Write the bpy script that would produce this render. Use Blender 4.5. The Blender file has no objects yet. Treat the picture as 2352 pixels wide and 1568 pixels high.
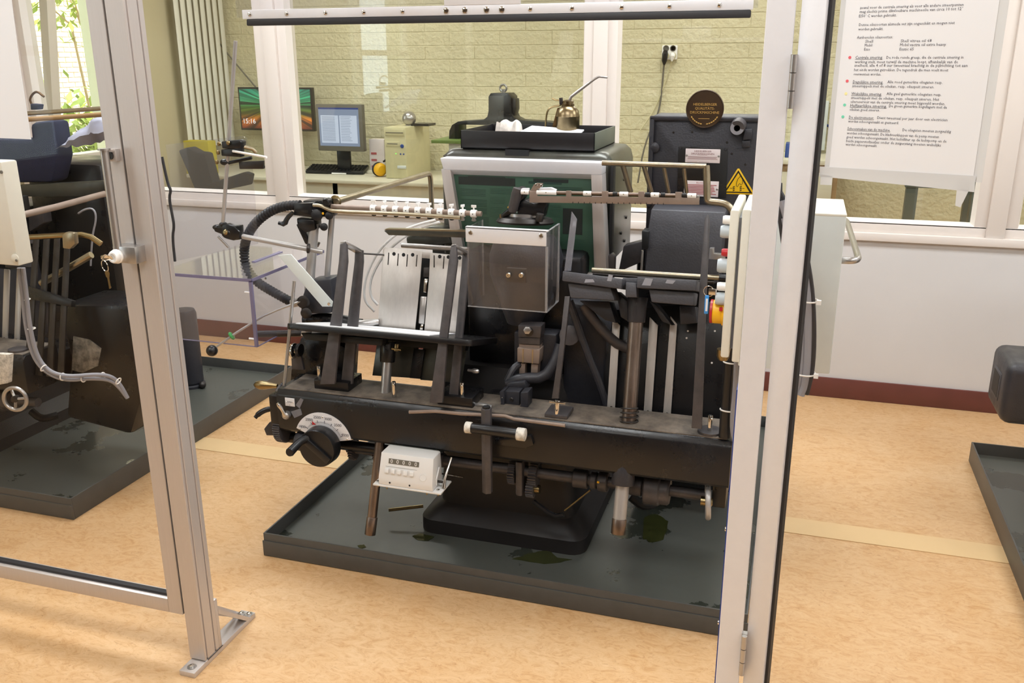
import bpy, bmesh, math, random
from mathutils import Vector, Matrix
random.seed(7)
SC = bpy.context.scene
COL = SC.collection
V = Vector
# ---------------------------------------------------------------- camera
FPX, CX, CY = 2072.3, 1176.0, 784.0            # focal length / centre in pixels of a 2352x1568 frame
YAW, PITCH, ROLL = math.radians(17.53), math.radians(17.495), math.radians(-0.246)
EYE = V((0, 0, 1.6))
FW = V((-math.sin(YAW)*math.cos(PITCH), math.cos(YAW)*math.cos(PITCH), -math.sin(PITCH)))
_r = V((math.cos(YAW), math.sin(YAW), 0)); _u = _r.cross(FW)
RT = _r*math.cos(ROLL) + _u*math.sin(ROLL)
UP = _u*math.cos(ROLL) - _r*math.sin(ROLL)
cam = bpy.data.cameras.new('camera'); cam.sensor_width = 36; cam.lens = FPX/2352*36
cam.clip_start = .05; cam.clip_end = 200
co = bpy.data.objects.new('camera', cam); COL.objects.link(co)
co.matrix_world = Matrix(((RT.x, UP.x, -FW.x, EYE.x), (RT.y, UP.y, -FW.y, EYE.y), (RT.z, UP.z, -FW.z, EYE.z), (0, 0, 0, 1)))
SC.camera = co
SC.view_settings.view_transform = 'Standard'; SC.view_settings.look = 'None'
SC.view_settings.gamma = 1; SC.view_settings.use_curve_mapping = False
SC.view_settings.exposure = 0.12
# ---------------------------------------------------------------- world, sun, ceiling light
w = bpy.data.worlds.new('world'); SC.world = w; w.use_nodes = True
bg = w.node_tree.nodes['Background']; bg.inputs[0].default_value = (.80, .90, 1, 1); bg.inputs[1].default_value = 5.0
sun = bpy.data.lights.new('sun', 'SUN'); sun.energy = 7; sun.angle = .01; sun.color = (1, .95, .86)
so = bpy.data.objects.new('sun', sun); COL.objects.link(so); so.location = (20, 0, 30)
so.rotation_euler = V((-.62, .12, -.72)).to_track_quat('-Z', 'Y').to_euler()
CEIL_LIGHTS = [(-2.6, -.9), (-.4, -.9), (1.8, -.9), (-2.6, 1.1), (-.4, 1.1), (1.8, 1.1), (-2.6, 3.1), (-.4, 3.1), (1.8, 3.1), (-3.0, 5.6), (-.6, 5.6), (1.8, 5.6)]
for i, (x, y) in enumerate(CEIL_LIGHTS):
    l = bpy.data.lights.new('ceiling_lamp', 'AREA'); l.shape = 'RECTANGLE'; l.size = 1.2; l.size_y = .55
    l.energy = 21 if y > 5 else 34 if y > 2 else 21 if y > 0 else 11
    l.color = (1, .985, .965) if y > 5 else (.90, .96, 1)
    o = bpy.data.objects.new('ceiling_lamp', l); COL.objects.link(o); o.location = (x, y, 2.84)
# ---------------------------------------------------------------- pixel -> place
def ray(x, y): return FW*FPX + RT*(x-CX) - UP*(y-CY)
def P(x, y, Y):            # on the plane Y = const
    d = ray(x, y); return EYE + d*(Y/d.y)
def PX(x, y, X):
    d = ray(x, y); return EYE + d*(X/d.x)
def PZ(x, y, z=0):
    d = ray(x, y); return EYE + d*((z-EYE.z)/d.z)
LEAN = math.radians(15); LN = V((0, math.cos(LEAN), -math.sin(LEAN))); LW = V((0, math.sin(LEAN), math.cos(LEAN))); LO = V((0, 2.42, .80))
def PL(x, y, v):           # on a plane that leans back 15 degrees, v metres behind the table front
    d = ray(x, y); return EYE + d*(((LO-EYE).dot(LN)+v)/d.dot(LN))

# ---------------------------------------------------------------- materials
def lin(c):
    if isinstance(c, str): c = [int(c[i:i+2], 16)/255 for i in (0, 2, 4)]
    return tuple(x/12.92 if x <= .04045 else ((x+.055)/1.055)**2.4 for x in c) + (1,)
MATS = {}
def mat(name, col, rough=.5, metal=0, var=0, vscale=12, bump=0, bscale=200, col2=None, spec=.5, stretch=None, coat=0, rvar=0, bdist=.004):
    m = bpy.data.materials.new(name); m.use_nodes = True; nt = m.node_tree; b = nt.nodes['Principled BSDF']
    b.inputs['Base Color'].default_value = lin(col); b.inputs['Roughness'].default_value = rough; b.inputs['Metallic'].default_value = metal
    b.inputs['Specular IOR Level'].default_value = spec
    if coat: b.inputs['Coat Weight'].default_value = coat; b.inputs['Coat Roughness'].default_value = .12
    if var or bump or rvar:
        tc = nt.nodes.new('ShaderNodeTexCoord'); mp = nt.nodes.new('ShaderNodeMapping'); nt.links.new(tc.outputs['Object'], mp.inputs[0])
        if stretch: mp.inputs['Scale'].default_value = stretch
        if var or rvar:
            n = nt.nodes.new('ShaderNodeTexNoise'); n.inputs['Scale'].default_value = vscale; n.inputs['Detail'].default_value = 6; n.inputs['Roughness'].default_value = .65
            nt.links.new(mp.outputs[0], n.inputs['Vector'])
            rp = nt.nodes.new('ShaderNodeMapRange'); rp.inputs[1].default_value = .3; rp.inputs[2].default_value = .7
            nt.links.new(n.outputs[0], rp.inputs[0])
        if var:
            mx = nt.nodes.new('ShaderNodeMix'); mx.data_type = 'RGBA'
            a = lin(col); c2 = lin(col2) if col2 else tuple(x*(1-var) for x in a[:3])+(1,)
            mx.inputs[6].default_value = a; mx.inputs[7].default_value = c2
            nt.links.new(rp.outputs[0], mx.inputs[0]); nt.links.new(mx.outputs[2], b.inputs['Base Color'])
        if rvar:
            r2 = nt.nodes.new('ShaderNodeMapRange'); r2.inputs[3].default_value = max(0, rough-rvar); r2.inputs[4].default_value = rough+rvar
            nt.links.new(rp.outputs[0], r2.inputs[0]); nt.links.new(r2.outputs[0], b.inputs['Roughness'])
        if bump:
            n2 = nt.nodes.new('ShaderNodeTexNoise'); n2.inputs['Scale'].default_value = bscale; n2.inputs['Detail'].default_value = 4
            nt.links.new(mp.outputs[0], n2.inputs['Vector'])
            bp = nt.nodes.new('ShaderNodeBump'); bp.inputs['Strength'].default_value = bump; bp.inputs['Distance'].default_value = bdist
            nt.links.new(n2.outputs[0], bp.inputs['Height']); nt.links.new(bp.outputs[0], b.inputs['Normal'])
    MATS[name] = m; return m
def glassmat(name, tint, refl=1.0, rough=0.0, haze=0.0, hazecol=(1, 1, 1)):
    m = bpy.data.materials.new(name); m.use_nodes = True; nt = m.node_tree; nt.nodes.remove(nt.nodes['Principled BSDF'])
    out = nt.nodes['Material Output']; tr = nt.nodes.new('ShaderNodeBsdfTransparent'); tr.inputs[0].default_value = tint+(1,)
    gl = nt.nodes.new('ShaderNodeBsdfGlossy'); gl.inputs['Roughness'].default_value = rough; gl.inputs[0].default_value = (1, 1, 1, 1)
    ge = nt.nodes.new('ShaderNodeNewGeometry'); dt = nt.nodes.new('ShaderNodeVectorMath'); dt.operation = 'DOT_PRODUCT'
    nt.links.new(ge.outputs['Incoming'], dt.inputs[0]); nt.links.new(ge.outputs['Normal'], dt.inputs[1])
    def mth(op, a, b):
        n = nt.nodes.new('ShaderNodeMath'); n.operation = op
        for i, q in enumerate((a, b)):
            if isinstance(q, (int, float)): n.inputs[i].default_value = q
            elif q is not None: nt.links.new(q, n.inputs[i])
        return n.outputs[0]
    cosv = mth('ABSOLUTE', dt.outputs['Value'], None)
    fr = mth('ADD', mth('MULTIPLY', mth('POWER', mth('SUBTRACT', 1.0, cosv), 5.0), .96), .04)      # Schlick's Fresnel, both sides alike
    mu = nt.nodes.new('ShaderNodeMath'); mu.operation = 'MULTIPLY'; mu.inputs[1].default_value = refl; mu.use_clamp = True
    nt.links.new(fr, mu.inputs[0]); mx = nt.nodes.new('ShaderNodeMixShader')
    nt.links.new(mu.outputs[0], mx.inputs[0]); nt.links.new(tr.outputs[0], mx.inputs[1]); nt.links.new(gl.outputs[0], mx.inputs[2])
    last = mx
    if haze:
        df = nt.nodes.new('ShaderNodeBsdfDiffuse'); df.inputs[0].default_value = hazecol+(1,)
        m2 = nt.nodes.new('ShaderNodeMixShader'); m2.inputs[0].default_value = haze
        nt.links.new(mx.outputs[0], m2.inputs[1]); nt.links.new(df.outputs[0], m2.inputs[2]); last = m2
    nt.links.new(last.outputs[0], out.inputs[0]); MATS[name] = m; return m
def emat(name, col, s):
    m = bpy.data.materials.new(name); m.use_nodes = True; b = m.node_tree.nodes['Principled BSDF']
    b.inputs['Base Color'].default_value = (.02, .02, .02, 1); b.inputs['Emission Color'].default_value = lin(col); b.inputs['Emission Strength'].default_value = s
    MATS[name] = m; return m

mat('black', '19181a', .32, 0, .35, 9, .06, 260, rvar=.12)            # black machine enamel
mat('blackcast', '303036', .45, 0, .25, 14, .22, 170, rvar=.1)
mat('castgrey', '48484e', .5, 0, .2, 14, .25, 170)
mat('pedestal', '1f1b1b', .5, 0, .25, 9)
mat('rodgrey', 'b6b3b1', .34, .4, .2, 16, stretch=(1, 1, .3))          # textured castings
mat('blackmat', '141415', .6, 0, .3, 20)
mat('blackplastic', '18181a', .32)
mat('iron', '444143', .45, .25, .4, 25, .08, 150, col2='555152')
mat('darksteel', '4a4644', .42, .75, .35, 30, .05, 200)
mat('steel', 'bdbab8', .28, .8, .18, 30, stretch=(1, 1, .2))
mat('chrome', 'd8d6d2', .12, 1)
mat('plate', 'd0cac4', .40, .6, .10, 20, stretch=(6, 6, .5))
mat('alu', 'cbc4c0', .46, .55, .06, 40, stretch=(10, 10, .3))
mat('alu2', 'e4e4e8', .42, .2, .04, 30)
mat('brass', 'a08d66', .30, 1, .35, 18)
mat('candull', '938366', .30, 1, .35, 14, col2='6a5c42')
mat('rodsteel', '9a8d84', .33, .9, .3, 14, stretch=(1, 1, .3), col2='6b5b50')
mat('dust', '83776a', .75, 0, .5, 14, .1, 120, col2='3c3733')
mat('trayrim', '4c4c4a', .42, 0, .15, 20)
mat('rearwall', '5a4c42', .8)
mat('goldtube', 'b0a48c', .30, .85, .25, 25)
mat('bronze', '6a4f30', .42, .85, .25, 20)
mat('medal', '4a3826', .45, .4, .25, 20)
mat('brownsteel', '9a887c', .48, .3, .2, 20)
mat('rubber', '222124', .55)
mat('white', 'efeeec', .45)
mat('whitemetal', 'f4f3f1', .35, .1)
mat('counter', 'e6e5e3', .42)
mat('beige', 'e2dfd2', .48, 0, .04, 40, .05, 400)
mat('boxgrey', 'd2d8d6', .45, 0, .05, 30)
mat('paper', 'e4e4e6', .8)
mat('ink', '53535e', .8)
mat('red', 'b8242c', .4); mat('yellow', 'f2b81e', .4); mat('blue', '3c8fd8', .4); mat('green', '24a04c', .4)
mat('bluedark', '22418a', .5)
mat('greyplastic', 'b9c2c8', .4)
mat('cable', '8f8f96', .5); mat('cabledark', '2a2a2e', .5)
mat('tie', 'eceae6', .5)
mat('plasticcream', 'cfc8a0', .5, 0, .08, 20)
mat('trayblack', '1d1c1e', .38, 0, .2, 20); mat('traygreen', '596058', .45)
mat('hood', '55574f', .30, .35, .35, 7, .04, 90, col2='3a3733')
mat('formgreen', '3b5c4a', .42, 0, .12, 10)
mat('forminkgreen', '28443a', .5, 0, .15, 40)
mat('forminkdark', '262d2a', .5)
mat('wallpaint', 'dad8d8', .62, 0, .03, 3, .04, 300)
mat('frame', 'e8dfd8', .45, 0, .03, 6, stretch=(1, 1, .2))
mat('framelight', 'ece6e0', .4)
mat('baseboard', '6e3a34', .5, 0, .25, 12)
mat('ceil', 'eeece6', .8)
mat('cream', 'd9b98a', .5, 0, .06, 6)
mat('farpaint', 'd6ceac', .65, 0, .08, 3, 1, 30, bdist=.012)
mat('leftpaint', 'c2b798', .7)
mat('wornpaint', '1a1a1c', .5, 0, 1, 26, .1, 100, col2='a8a296')
mat('blind', 'e6e4da', .7)
mat('deskm', 'd3cdb8', .45); mat('tablegreen', '62783a', .4)
mat('chairm', '1f2127', .9, 0, .3, 60)
mat('yellowcard', 'c2b21e', .7)
mat('rag', 'd8cfc6', .9, 0, .25, 30, .5, 60)
mat('plasticfilm', 'b8bcd2', .35, 0, .1, 20)
mat('navy', '1d2240', .8, 0, .3, 15)
mat('wood', 'a8875c', .5, 0, .3, 8)
mat('whitetape', 'f2ece0', .6, 0, .5, 60, col2='9a948a')
mat('triyellow', 'f0c318', .35); mat('triblack', '141414', .4)
mat('labelwhite', 'ece2e4', .4, .2); mat('labelink', '8c5a5e', .5); mat('labelred', 'b05a5c', .5)
mat('goldprint', 'd2aa5c', .5, 0)
mat('darkline', '6b665c', .5)
glassmat('window_glass', (.955, .975, .955), 1.0)
glassmat('acrylic', (.93, .93, .955), .9, 0, .02, (.85, .85, .9))
glassmat('acrylicedge', (.42, .40, .56), 1.0, .1, .4, (.36, .33, .48))
glassmat('edgeclear', (.8, .8, .82), .8, .1, .2, (.85, .84, .84))
glassmat('shield', (.92, .91, .91), .9, 0, .024, (.75, .70, .68))
glassmat('guardglass', (.97, .965, .96), .16)
glassmat('sleeve', (.8, .82, .82), .6, .1, .72, (.80, .80, .80))
glassmat('smoke', (.62, .62, .66), .6, .1, .28, (.5, .5, .54))

def floor_mat():
    m = bpy.data.materials.new('linoleum'); m.use_nodes = True; nt = m.node_tree; b = nt.nodes['Principled BSDF']
    tc = nt.nodes.new('ShaderNodeTexCoord')
    def noise(scale, det, rough, dist=0):
        n = nt.nodes.new('ShaderNodeTexNoise'); n.inputs['Scale'].default_value = scale; n.inputs['Detail'].default_value = det
        n.inputs['Roughness'].default_value = rough; n.inputs['Distortion'].default_value = dist; nt.links.new(tc.outputs['Object'], n.inputs['Vector']); return n
    mpf = nt.nodes.new('ShaderNodeMapping'); mpf.inputs['Scale'].default_value = (.55, 1, 1); nt.links.new(tc.outputs['Object'], mpf.inputs[0])
    n1 = noise(3.2, 8, .62, .8); n2 = noise(30, 9, .78, 1.8); n3 = noise(95, 4, .7, 1.2)
    for q in (n2, n3): nt.links.new(mpf.outputs[0], q.inputs['Vector'])
    r = nt.nodes.new('ShaderNodeValToRGB'); e = r.color_ramp.elements
    e[0].position = .30; e[0].color = lin('c69862'); e[1].position = .70; e[1].color = lin('d3b086')
    nt.links.new(n1.outputs[0], r.inputs[0])
    r2 = nt.nodes.new('ShaderNodeValToRGB'); e = r2.color_ramp.elements
    e[0].position = .34; e[0].color = lin('a87640'); e[1].position = .72; e[1].color = lin('debf98')
    m2 = r2.color_ramp.elements.new(.5); m2.color = lin('cea87c')
    nt.links.new(n2.outputs[0], r2.inputs[0])
    mx = nt.nodes.new('ShaderNodeMix'); mx.data_type = 'RGBA'; mx.inputs[0].default_value = .50
    nt.links.new(r.outputs[0], mx.inputs[6]); nt.links.new(r2.outputs[0], mx.inputs[7])
    rr = nt.nodes.new('ShaderNodeMapRange'); rr.inputs[1].default_value = .3; rr.inputs[2].default_value = .42; rr.inputs[3].default_value = .55
    rr.inputs[4].default_value = 0; nt.links.new(n3.outputs[0], rr.inputs[0])
    m3 = nt.nodes.new('ShaderNodeMix'); m3.data_type = 'RGBA'; m3.inputs[7].default_value = lin('a07548')
    nt.links.new(rr.outputs[0], m3.inputs[0]); nt.links.new(mx.outputs[2], m3.inputs[6]); nt.links.new(m3.outputs[2], b.inputs['Base Color'])
    b.inputs['Roughness'].default_value = .42; MATS['linoleum'] = m
floor_mat()
def tray_mat():
    m = bpy.data.materials.new('driptray'); m.use_nodes = True; nt = m.node_tree; b = nt.nodes['Principled BSDF']
    tc = nt.nodes.new('ShaderNodeTexCoord')
    n = nt.nodes.new('ShaderNodeTexNoise'); n.inputs['Scale'].default_value = 3.4; n.inputs['Detail'].default_value = 9; n.inputs['Roughness'].default_value = .62
    nt.links.new(tc.outputs['Object'], n.inputs['Vector'])
    rp = nt.nodes.new('ShaderNodeMapRange'); rp.inputs[1].default_value = .58; rp.inputs[2].default_value = .60; nt.links.new(n.outputs[0], rp.inputs[0])
    n2 = nt.nodes.new('ShaderNodeTexNoise'); n2.inputs['Scale'].default_value = 40; n2.inputs['Detail'].default_value = 5; nt.links.new(tc.outputs['Object'], n2.inputs['Vector'])
    mx0 = nt.nodes.new('ShaderNodeMix'); mx0.data_type = 'RGBA'; mx0.inputs[6].default_value = lin('4e504b'); mx0.inputs[7].default_value = lin('484a45'); nt.links.new(n2.outputs[0], mx0.inputs[0])
    mx = nt.nodes.new('ShaderNodeMix'); mx.data_type = 'RGBA'; mx.inputs[7].default_value = lin('30332d')
    nt.links.new(rp.outputs[0], mx.inputs[0]); nt.links.new(mx0.outputs[2], mx.inputs[6]); nt.links.new(mx.outputs[2], b.inputs['Base Color'])
    r2 = nt.nodes.new('ShaderNodeMapRange'); r2.inputs[3].default_value = .42; r2.inputs[4].default_value = .16
    nt.links.new(rp.outputs[0], r2.inputs[0]); nt.links.new(r2.outputs[0], b.inputs['Roughness']); MATS['driptray'] = m
tray_mat()
def brick_outside():
    m = bpy.data.materials.new('facadebrick'); m.use_nodes = True; nt = m.node_tree; b = nt.nodes['Principled BSDF']
    tc = nt.nodes.new('ShaderNodeTexCoord'); n = nt.nodes.new('ShaderNodeTexNoise'); n.inputs['Scale'].default_value = 9; n.inputs['Detail'].default_value = 5
    nt.links.new(tc.outputs['Object'], n.inputs['Vector']); r = nt.nodes.new('ShaderNodeValToRGB'); e = r.color_ramp.elements
    e[0].position = .3; e[0].color = lin('dcb898'); e[1].position = .7; e[1].color = lin('f0dcc6'); nt.links.new(n.outputs[0], r.inputs[0])
    nt.links.new(r.outputs[0], b.inputs['Base Color']); b.inputs['Roughness'].default_value = .9; MATS['facadebrick'] = m
brick_outside()
mat('mortar', 'b9a58c', .9); mat('leaf', 'a2a848', .6, 0, .5, 4, col2='7c8a30'); mat('grass', '7d9a4a', .9, 0, .3, 3)
def screen_mat(name, kind):
    m = bpy.data.materials.new(name); m.use_nodes = True; nt = m.node_tree; b = nt.nodes['Principled BSDF']
    b.inputs['Base Color'].default_value = (.01, .01, .01, 1); b.inputs['Roughness'].default_value = .3
    tc = nt.nodes.new('ShaderNodeTexCoord')
    if kind == 'tunnel':
        g = nt.nodes.new('ShaderNodeMapping'); g.inputs['Location'].default_value = (-.5, -.6, 0); nt.links.new(tc.outputs['UV'], g.inputs[0])
        n = nt.nodes.new('ShaderNodeTexNoise'); n.inputs['Scale'].default_value = 7; n.inputs['Distortion'].default_value = 1.2
        wv = nt.nodes.new('ShaderNodeTexGradient'); wv.gradient_type = 'RADIAL'; nt.links.new(g.outputs[0], wv.inputs[0])
        sn = nt.nodes.new('ShaderNodeTexNoise'); sn.noise_dimensions = '1D'; sn.inputs['Scale'].default_value = 34; sn.inputs['Detail'].default_value = 3
        nt.links.new(wv.outputs['Fac'], sn.inputs['W'])
        sp = nt.nodes.new('ShaderNodeSeparateXYZ'); nt.links.new(tc.outputs['UV'], sp.inputs[0])
        r = nt.nodes.new('ShaderNodeValToRGB'); e = r.color_ramp.elements
        e[0].position = .0; e[0].color = lin('6a1d10'); e[1].position = 1; e[1].color = lin('1d7a62')
        for p, c in ((.22, 'c06a1c'), (.38, '5a5a12'), (.55, '2c5a1a'), (.78, '2f9a6c')):
            q = r.color_ramp.elements.new(p); q.color = lin(c)
        nt.links.new(sp.outputs[1], r.inputs[0])
        mr = nt.nodes.new('ShaderNodeMapRange'); mr.inputs[1].default_value = .38; mr.inputs[2].default_value = .66; mr.inputs[3].default_value = .12; mr.inputs[4].default_value = 1.5
        nt.links.new(sn.outputs[0], mr.inputs[0])
        nt.links.new(r.outputs[0], b.inputs['Emission Color']); nt.links.new(mr.outputs[0], b.inputs['Emission Strength'])
    MATS[name] = m
screen_mat('screen_picture', 'tunnel')
emat('screen_window', '8f9bb4', .75); emat('screen_bar', '2a3f86', .7); emat('screen_page', 'c3cbdd', .95); emat('screen_text', '7d86a0', .6); emat('screen_clock', 'f4f4f8', 1.0)
emat('lamp_diffuser', 'fff6ea', 3.0); emat('led', '7cff5a', 1.5)

# ---------------------------------------------------------------- mesh builder
WLOC = {}
class B:
    def __init__(s): s.v = []; s.f = []
    def add(s, vs, fs):
        o = len(s.v); s.v += [V(p) for p in vs]; s.f += [tuple(i+o for i in f) for f in fs]; return s
    def box(s, a, b):
        x0, y0, z0 = [min(p, q) for p, q in zip(a, b)]; x1, y1, z1 = [max(p, q) for p, q in zip(a, b)]
        return s.add([(x0, y0, z0), (x1, y0, z0), (x1, y1, z0), (x0, y1, z0), (x0, y0, z1), (x1, y0, z1), (x1, y1, z1), (x0, y1, z1)],
                     [(0, 3, 2, 1), (4, 5, 6, 7), (0, 1, 5, 4), (1, 2, 6, 5), (2, 3, 7, 6), (3, 0, 4, 7)])
    def obox(s, c, a, b, d):     # centre and three half vectors
        c, a, b, d = V(c), V(a), V(b), V(d)
        vs = [c+a*i+b*j+d*k for k in (-1, 1) for j in (-1, 1) for i in (-1, 1)]
        return s.add(vs, [(0, 2, 3, 1), (4, 5, 7, 6), (0, 1, 5, 4), (1, 3, 7, 5), (3, 2, 6, 7), (2, 0, 4, 6)])
    def prism(s, pts, ext):
        pts = [V(p) for p in pts]; ext = V(ext); n = len(pts)
        return s.add(pts + [p+ext for p in pts], [tuple(range(n)), tuple(range(2*n-1, n-1, -1))] + [(i, i+n, (i+1) % n+n, (i+1) % n) for i in range(n)])
    def pp(s, px, Y, th):        # pixel outline on the plane Y, th metres deep
        return s.prism([P(x, y, Y) for x, y in px], (0, th, 0))
    def pl(s, px, v, th):        # pixel outline on the leaning plane
        return s.prism([PL(x, y, v) for x, y in px], LN*th)
    def tube(s, pts, r, n=10, smooth=0, cap=True):
        pts = [V(p) for p in pts]
        for _ in range(smooth):
            q = [pts[0]]
            for a, b in zip(pts, pts[1:]): q += [a*.75+b*.25, a*.25+b*.75]
            q.append(pts[-1]); pts = q
        R = r if isinstance(r, (list, tuple)) else [r]*len(pts)
        if len(R) != len(pts): R = [R[min(len(R)-1, int(i*len(R)/len(pts)))] for i in range(len(pts))]
        t0 = (pts[1]-pts[0]).normalized(); up = V((0, 0, 1)) if abs(t0.z) < .9 else V((1, 0, 0)); nx = t0.cross(up).normalized()
        vs = []; m = len(pts)
        for i, p in enumerate(pts):
            t = (pts[min(i+1, m-1)]-pts[max(i-1, 0)]).normalized()
            nx = (nx - t*nx.dot(t)).normalized(); ny = t.cross(nx)
            vs += [p + (nx*math.cos(k*2*math.pi/n) + ny*math.sin(k*2*math.pi/n))*R[i] for k in range(n)]
        fs = [(i*n+k, i*n+(k+1) % n, (i+1)*n+(k+1) % n, (i+1)*n+k) for i in range(m-1) for k in range(n)]
        if cap: fs += [tuple(range(n-1, -1, -1)), tuple((m-1)*n+k for k in range(n))]
        return s.add(vs, fs)
    def cyl(s, a, b, r, r2=None, n=16): return s.tube([a, b], [r, r if r2 is None else r2], n)
    def lathe(s, o, ax, prof, n=20):
        o, ax = V(o), V(ax).normalized(); up = V((0, 0, 1)) if abs(ax.z) < .9 else V((1, 0, 0)); x = ax.cross(up).normalized(); y = ax.cross(x)
        vs = []; m = len(prof)
        for r, h in prof: vs += [o + ax*h + (x*math.cos(k*2*math.pi/n)+y*math.sin(k*2*math.pi/n))*max(r, 1e-5) for k in range(n)]
        fs = [(i*n+k, i*n+(k+1) % n, (i+1)*n+(k+1) % n, (i+1)*n+k) for i in range(m-1) for k in range(n)]
        fs += [tuple(range(n-1, -1, -1)), tuple((m-1)*n+k for k in range(n))]
        return s.add(vs, fs)
    def ball(s, c, r, n=16, sq=(1, 1, 1)):
        c = V(c); vs = []; m = n//2+1
        for i in range(m):
            a = math.pi*i/(m-1)
            vs += [c + V((math.sin(a)*math.cos(k*2*math.pi/n)*sq[0], math.sin(a)*math.sin(k*2*math.pi/n)*sq[1], math.cos(a)*sq[2]))*r for k in range(n)]
        return s.add(vs, [(i*n+k, (i+1)*n+k, (i+1)*n+(k+1) % n, i*n+(k+1) % n) for i in range(m-1) for k in range(n)])
    def torus(s, c, ax, R, r, n=28, m=8):
        c, ax = V(c), V(ax).normalized(); up = V((0, 0, 1)) if abs(ax.z) < .9 else V((1, 0, 0)); x = ax.cross(up).normalized(); y = ax.cross(x); vs = []
        for i in range(n):
            d = x*math.cos(i*2*math.pi/n)+y*math.sin(i*2*math.pi/n)
            vs += [c + d*(R+r*math.cos(j*2*math.pi/m)) + ax*r*math.sin(j*2*math.pi/m) for j in range(m)]
        return s.add(vs, [(i*m+j, ((i+1) % n)*m+j, ((i+1) % n)*m+(j+1) % m, i*m+(j+1) % m) for i in range(n) for j in range(m)])
    def gear(s, c, ax, r, w, teeth=40, h=.005):
        c, ax = V(c), V(ax).normalized(); up = V((0, 0, 1)) if abs(ax.z) < .9 else V((1, 0, 0)); x = ax.cross(up).normalized(); y = ax.cross(x); pts = []
        for i in range(teeth*4):
            a = i*2*math.pi/(teeth*4); q = r if i % 4 < 2 else r-h
            pts.append(c - ax*w/2 + (x*math.cos(a)+y*math.sin(a))*q)
        return s.prism(pts, ax*w)
    def hexrod(s, a, b, r): return s.tube([a, b], r, 6)
    def o(s, name, material, parent=None, bev=0, seg=2, ang=35, kind=None, label=None, cat=None, group=None, uv=False):
        me = bpy.data.meshes.new(name); vs = s.v
        lo = V([min(p[i] for p in vs) for i in range(3)]); hi = V([max(p[i] for p in vs) for i in range(3)])
        org = V(((lo.x+hi.x)/2, (lo.y+hi.y)/2, lo.z))
        me.from_pydata([p-org for p in vs], [], s.f)
        bm = bmesh.new(); bm.from_mesh(me); bmesh.ops.recalc_face_normals(bm, faces=bm.faces)
        if bev:
            ed = [e for e in bm.edges if len(e.link_faces) == 2 and e.calc_face_angle(0) > .5]
            bmesh.ops.bevel(bm, geom=ed, offset=bev, segments=seg, profile=.5, affect='EDGES', clamp_overlap=True)
        bm.to_mesh(me); bm.free()
        for p in me.polygons: p.use_smooth = True
        me.set_sharp_from_angle(angle=math.radians(ang))
        me.materials.append(MATS[material])
        ob = bpy.data.objects.new(name, me); COL.objects.link(ob)
        place(ob, org, parent); tag(ob, label, cat, group, kind); return ob
def place(ob, world, parent=None):
    if parent is not None: ob.parent = parent; ob.location = V(world) - WLOC[parent.name]
    else: ob.location = V(world)
    WLOC[ob.name] = V(world)
def tag(o, label=None, cat=None, group=None, kind=None):
    if label: o['label'] = label
    if cat: o['category'] = cat
    if group: o['group'] = group
    if kind: o['kind'] = kind
    return o
def thing(name, loc, label, cat, group=None, kind=None):
    e = bpy.data.objects.new(name, None); e.empty_display_size = .1; COL.objects.link(e); place(e, loc); return tag(e, label, cat, group, kind)
def again(ob, world, parent=None, label=None):     # a copy of one mesh part at another place
    c = ob.copy(); COL.objects.link(c); c.parent = parent; place(c, world, parent)
    if label: c['label'] = label
    return c
def copy_tree(o, off, parent=None, keep=lambda q: True):
    c = o.copy(); COL.objects.link(c)
    if parent is None: c.location = o.location + V(off); WLOC[c.name] = WLOC[o.name]+V(off)
    else: c.parent = parent; WLOC[c.name] = WLOC[o.name]+V(off)
    for ch in list(o.children):
        if keep(ch): copy_tree(ch, off, c, keep)
    return c
def write(name, lines, at, right, up, size, material, parent, align='LEFT', lead=1.3, lift=.0006, label=None):
    """flat lettering: each entry is text, laid line under line from point at"""
    right = V(right).normalized(); up = V(up).normalized(); nrm = right.cross(up); b = B()
    if isinstance(lines, str): lines = [lines]
    for i, tx in enumerate(lines):
        if not tx.strip(): continue
        cu = bpy.data.curves.new('lettering', 'FONT'); cu.body = tx; cu.size = size; cu.align_x = align; cu.resolution_u = 2
        t = bpy.data.objects.new('lettering', cu); COL.objects.link(t)
        me = bpy.data.meshes.new_from_object(t)
        org = V(at) - up*(i*size*lead) + nrm*lift
        b.add([org + right*q.co.x + up*q.co.y for q in me.vertices], [tuple(p.vertices) for p in me.polygons])
        bpy.data.objects.remove(t); bpy.data.meshes.remove(me); bpy.data.curves.remove(cu)
    return b.o(name, material, parent, label=label)
def screw(at, ax, r, parent, material='chrome', name='screw', h=None):
    h = h or r*.6
    return B().lathe(at, ax, [(r, 0), (r, h*.5), (r*.75, h), (r*.3, h), (r*.3, h*.6)], 12).o(name, material, parent)
# ================================================================ the room shell
ST = dict(kind='structure')
YW, YF, XL, XR, YR, ZC = 4.43, 6.70, -4.6, 3.0, -3.0, 2.9
B().box((XL, YR, -.1), (XR, YF, 0)).o('floor', 'linoleum', **ST)
B().box((XL-.3, YR-.2, ZC), (XR+.2, YF+.2, ZC+.2)).o('ceiling', 'ceil', **ST)
B().box((XL+.002, 2.985, 0), (XR, 3.10, .0025)).o('trim_1', 'cream', **ST)          # pale inlaid floor band
B().box((XR, YR-.2, 0), (XR+.2, YF+.2, ZC)).o('wall_right', 'wallpaint', **ST)
B().box((XL-.3, YR-.2, 0), (XR, YR, ZC)).o('wall_rear', 'rearwall', **ST)
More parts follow.
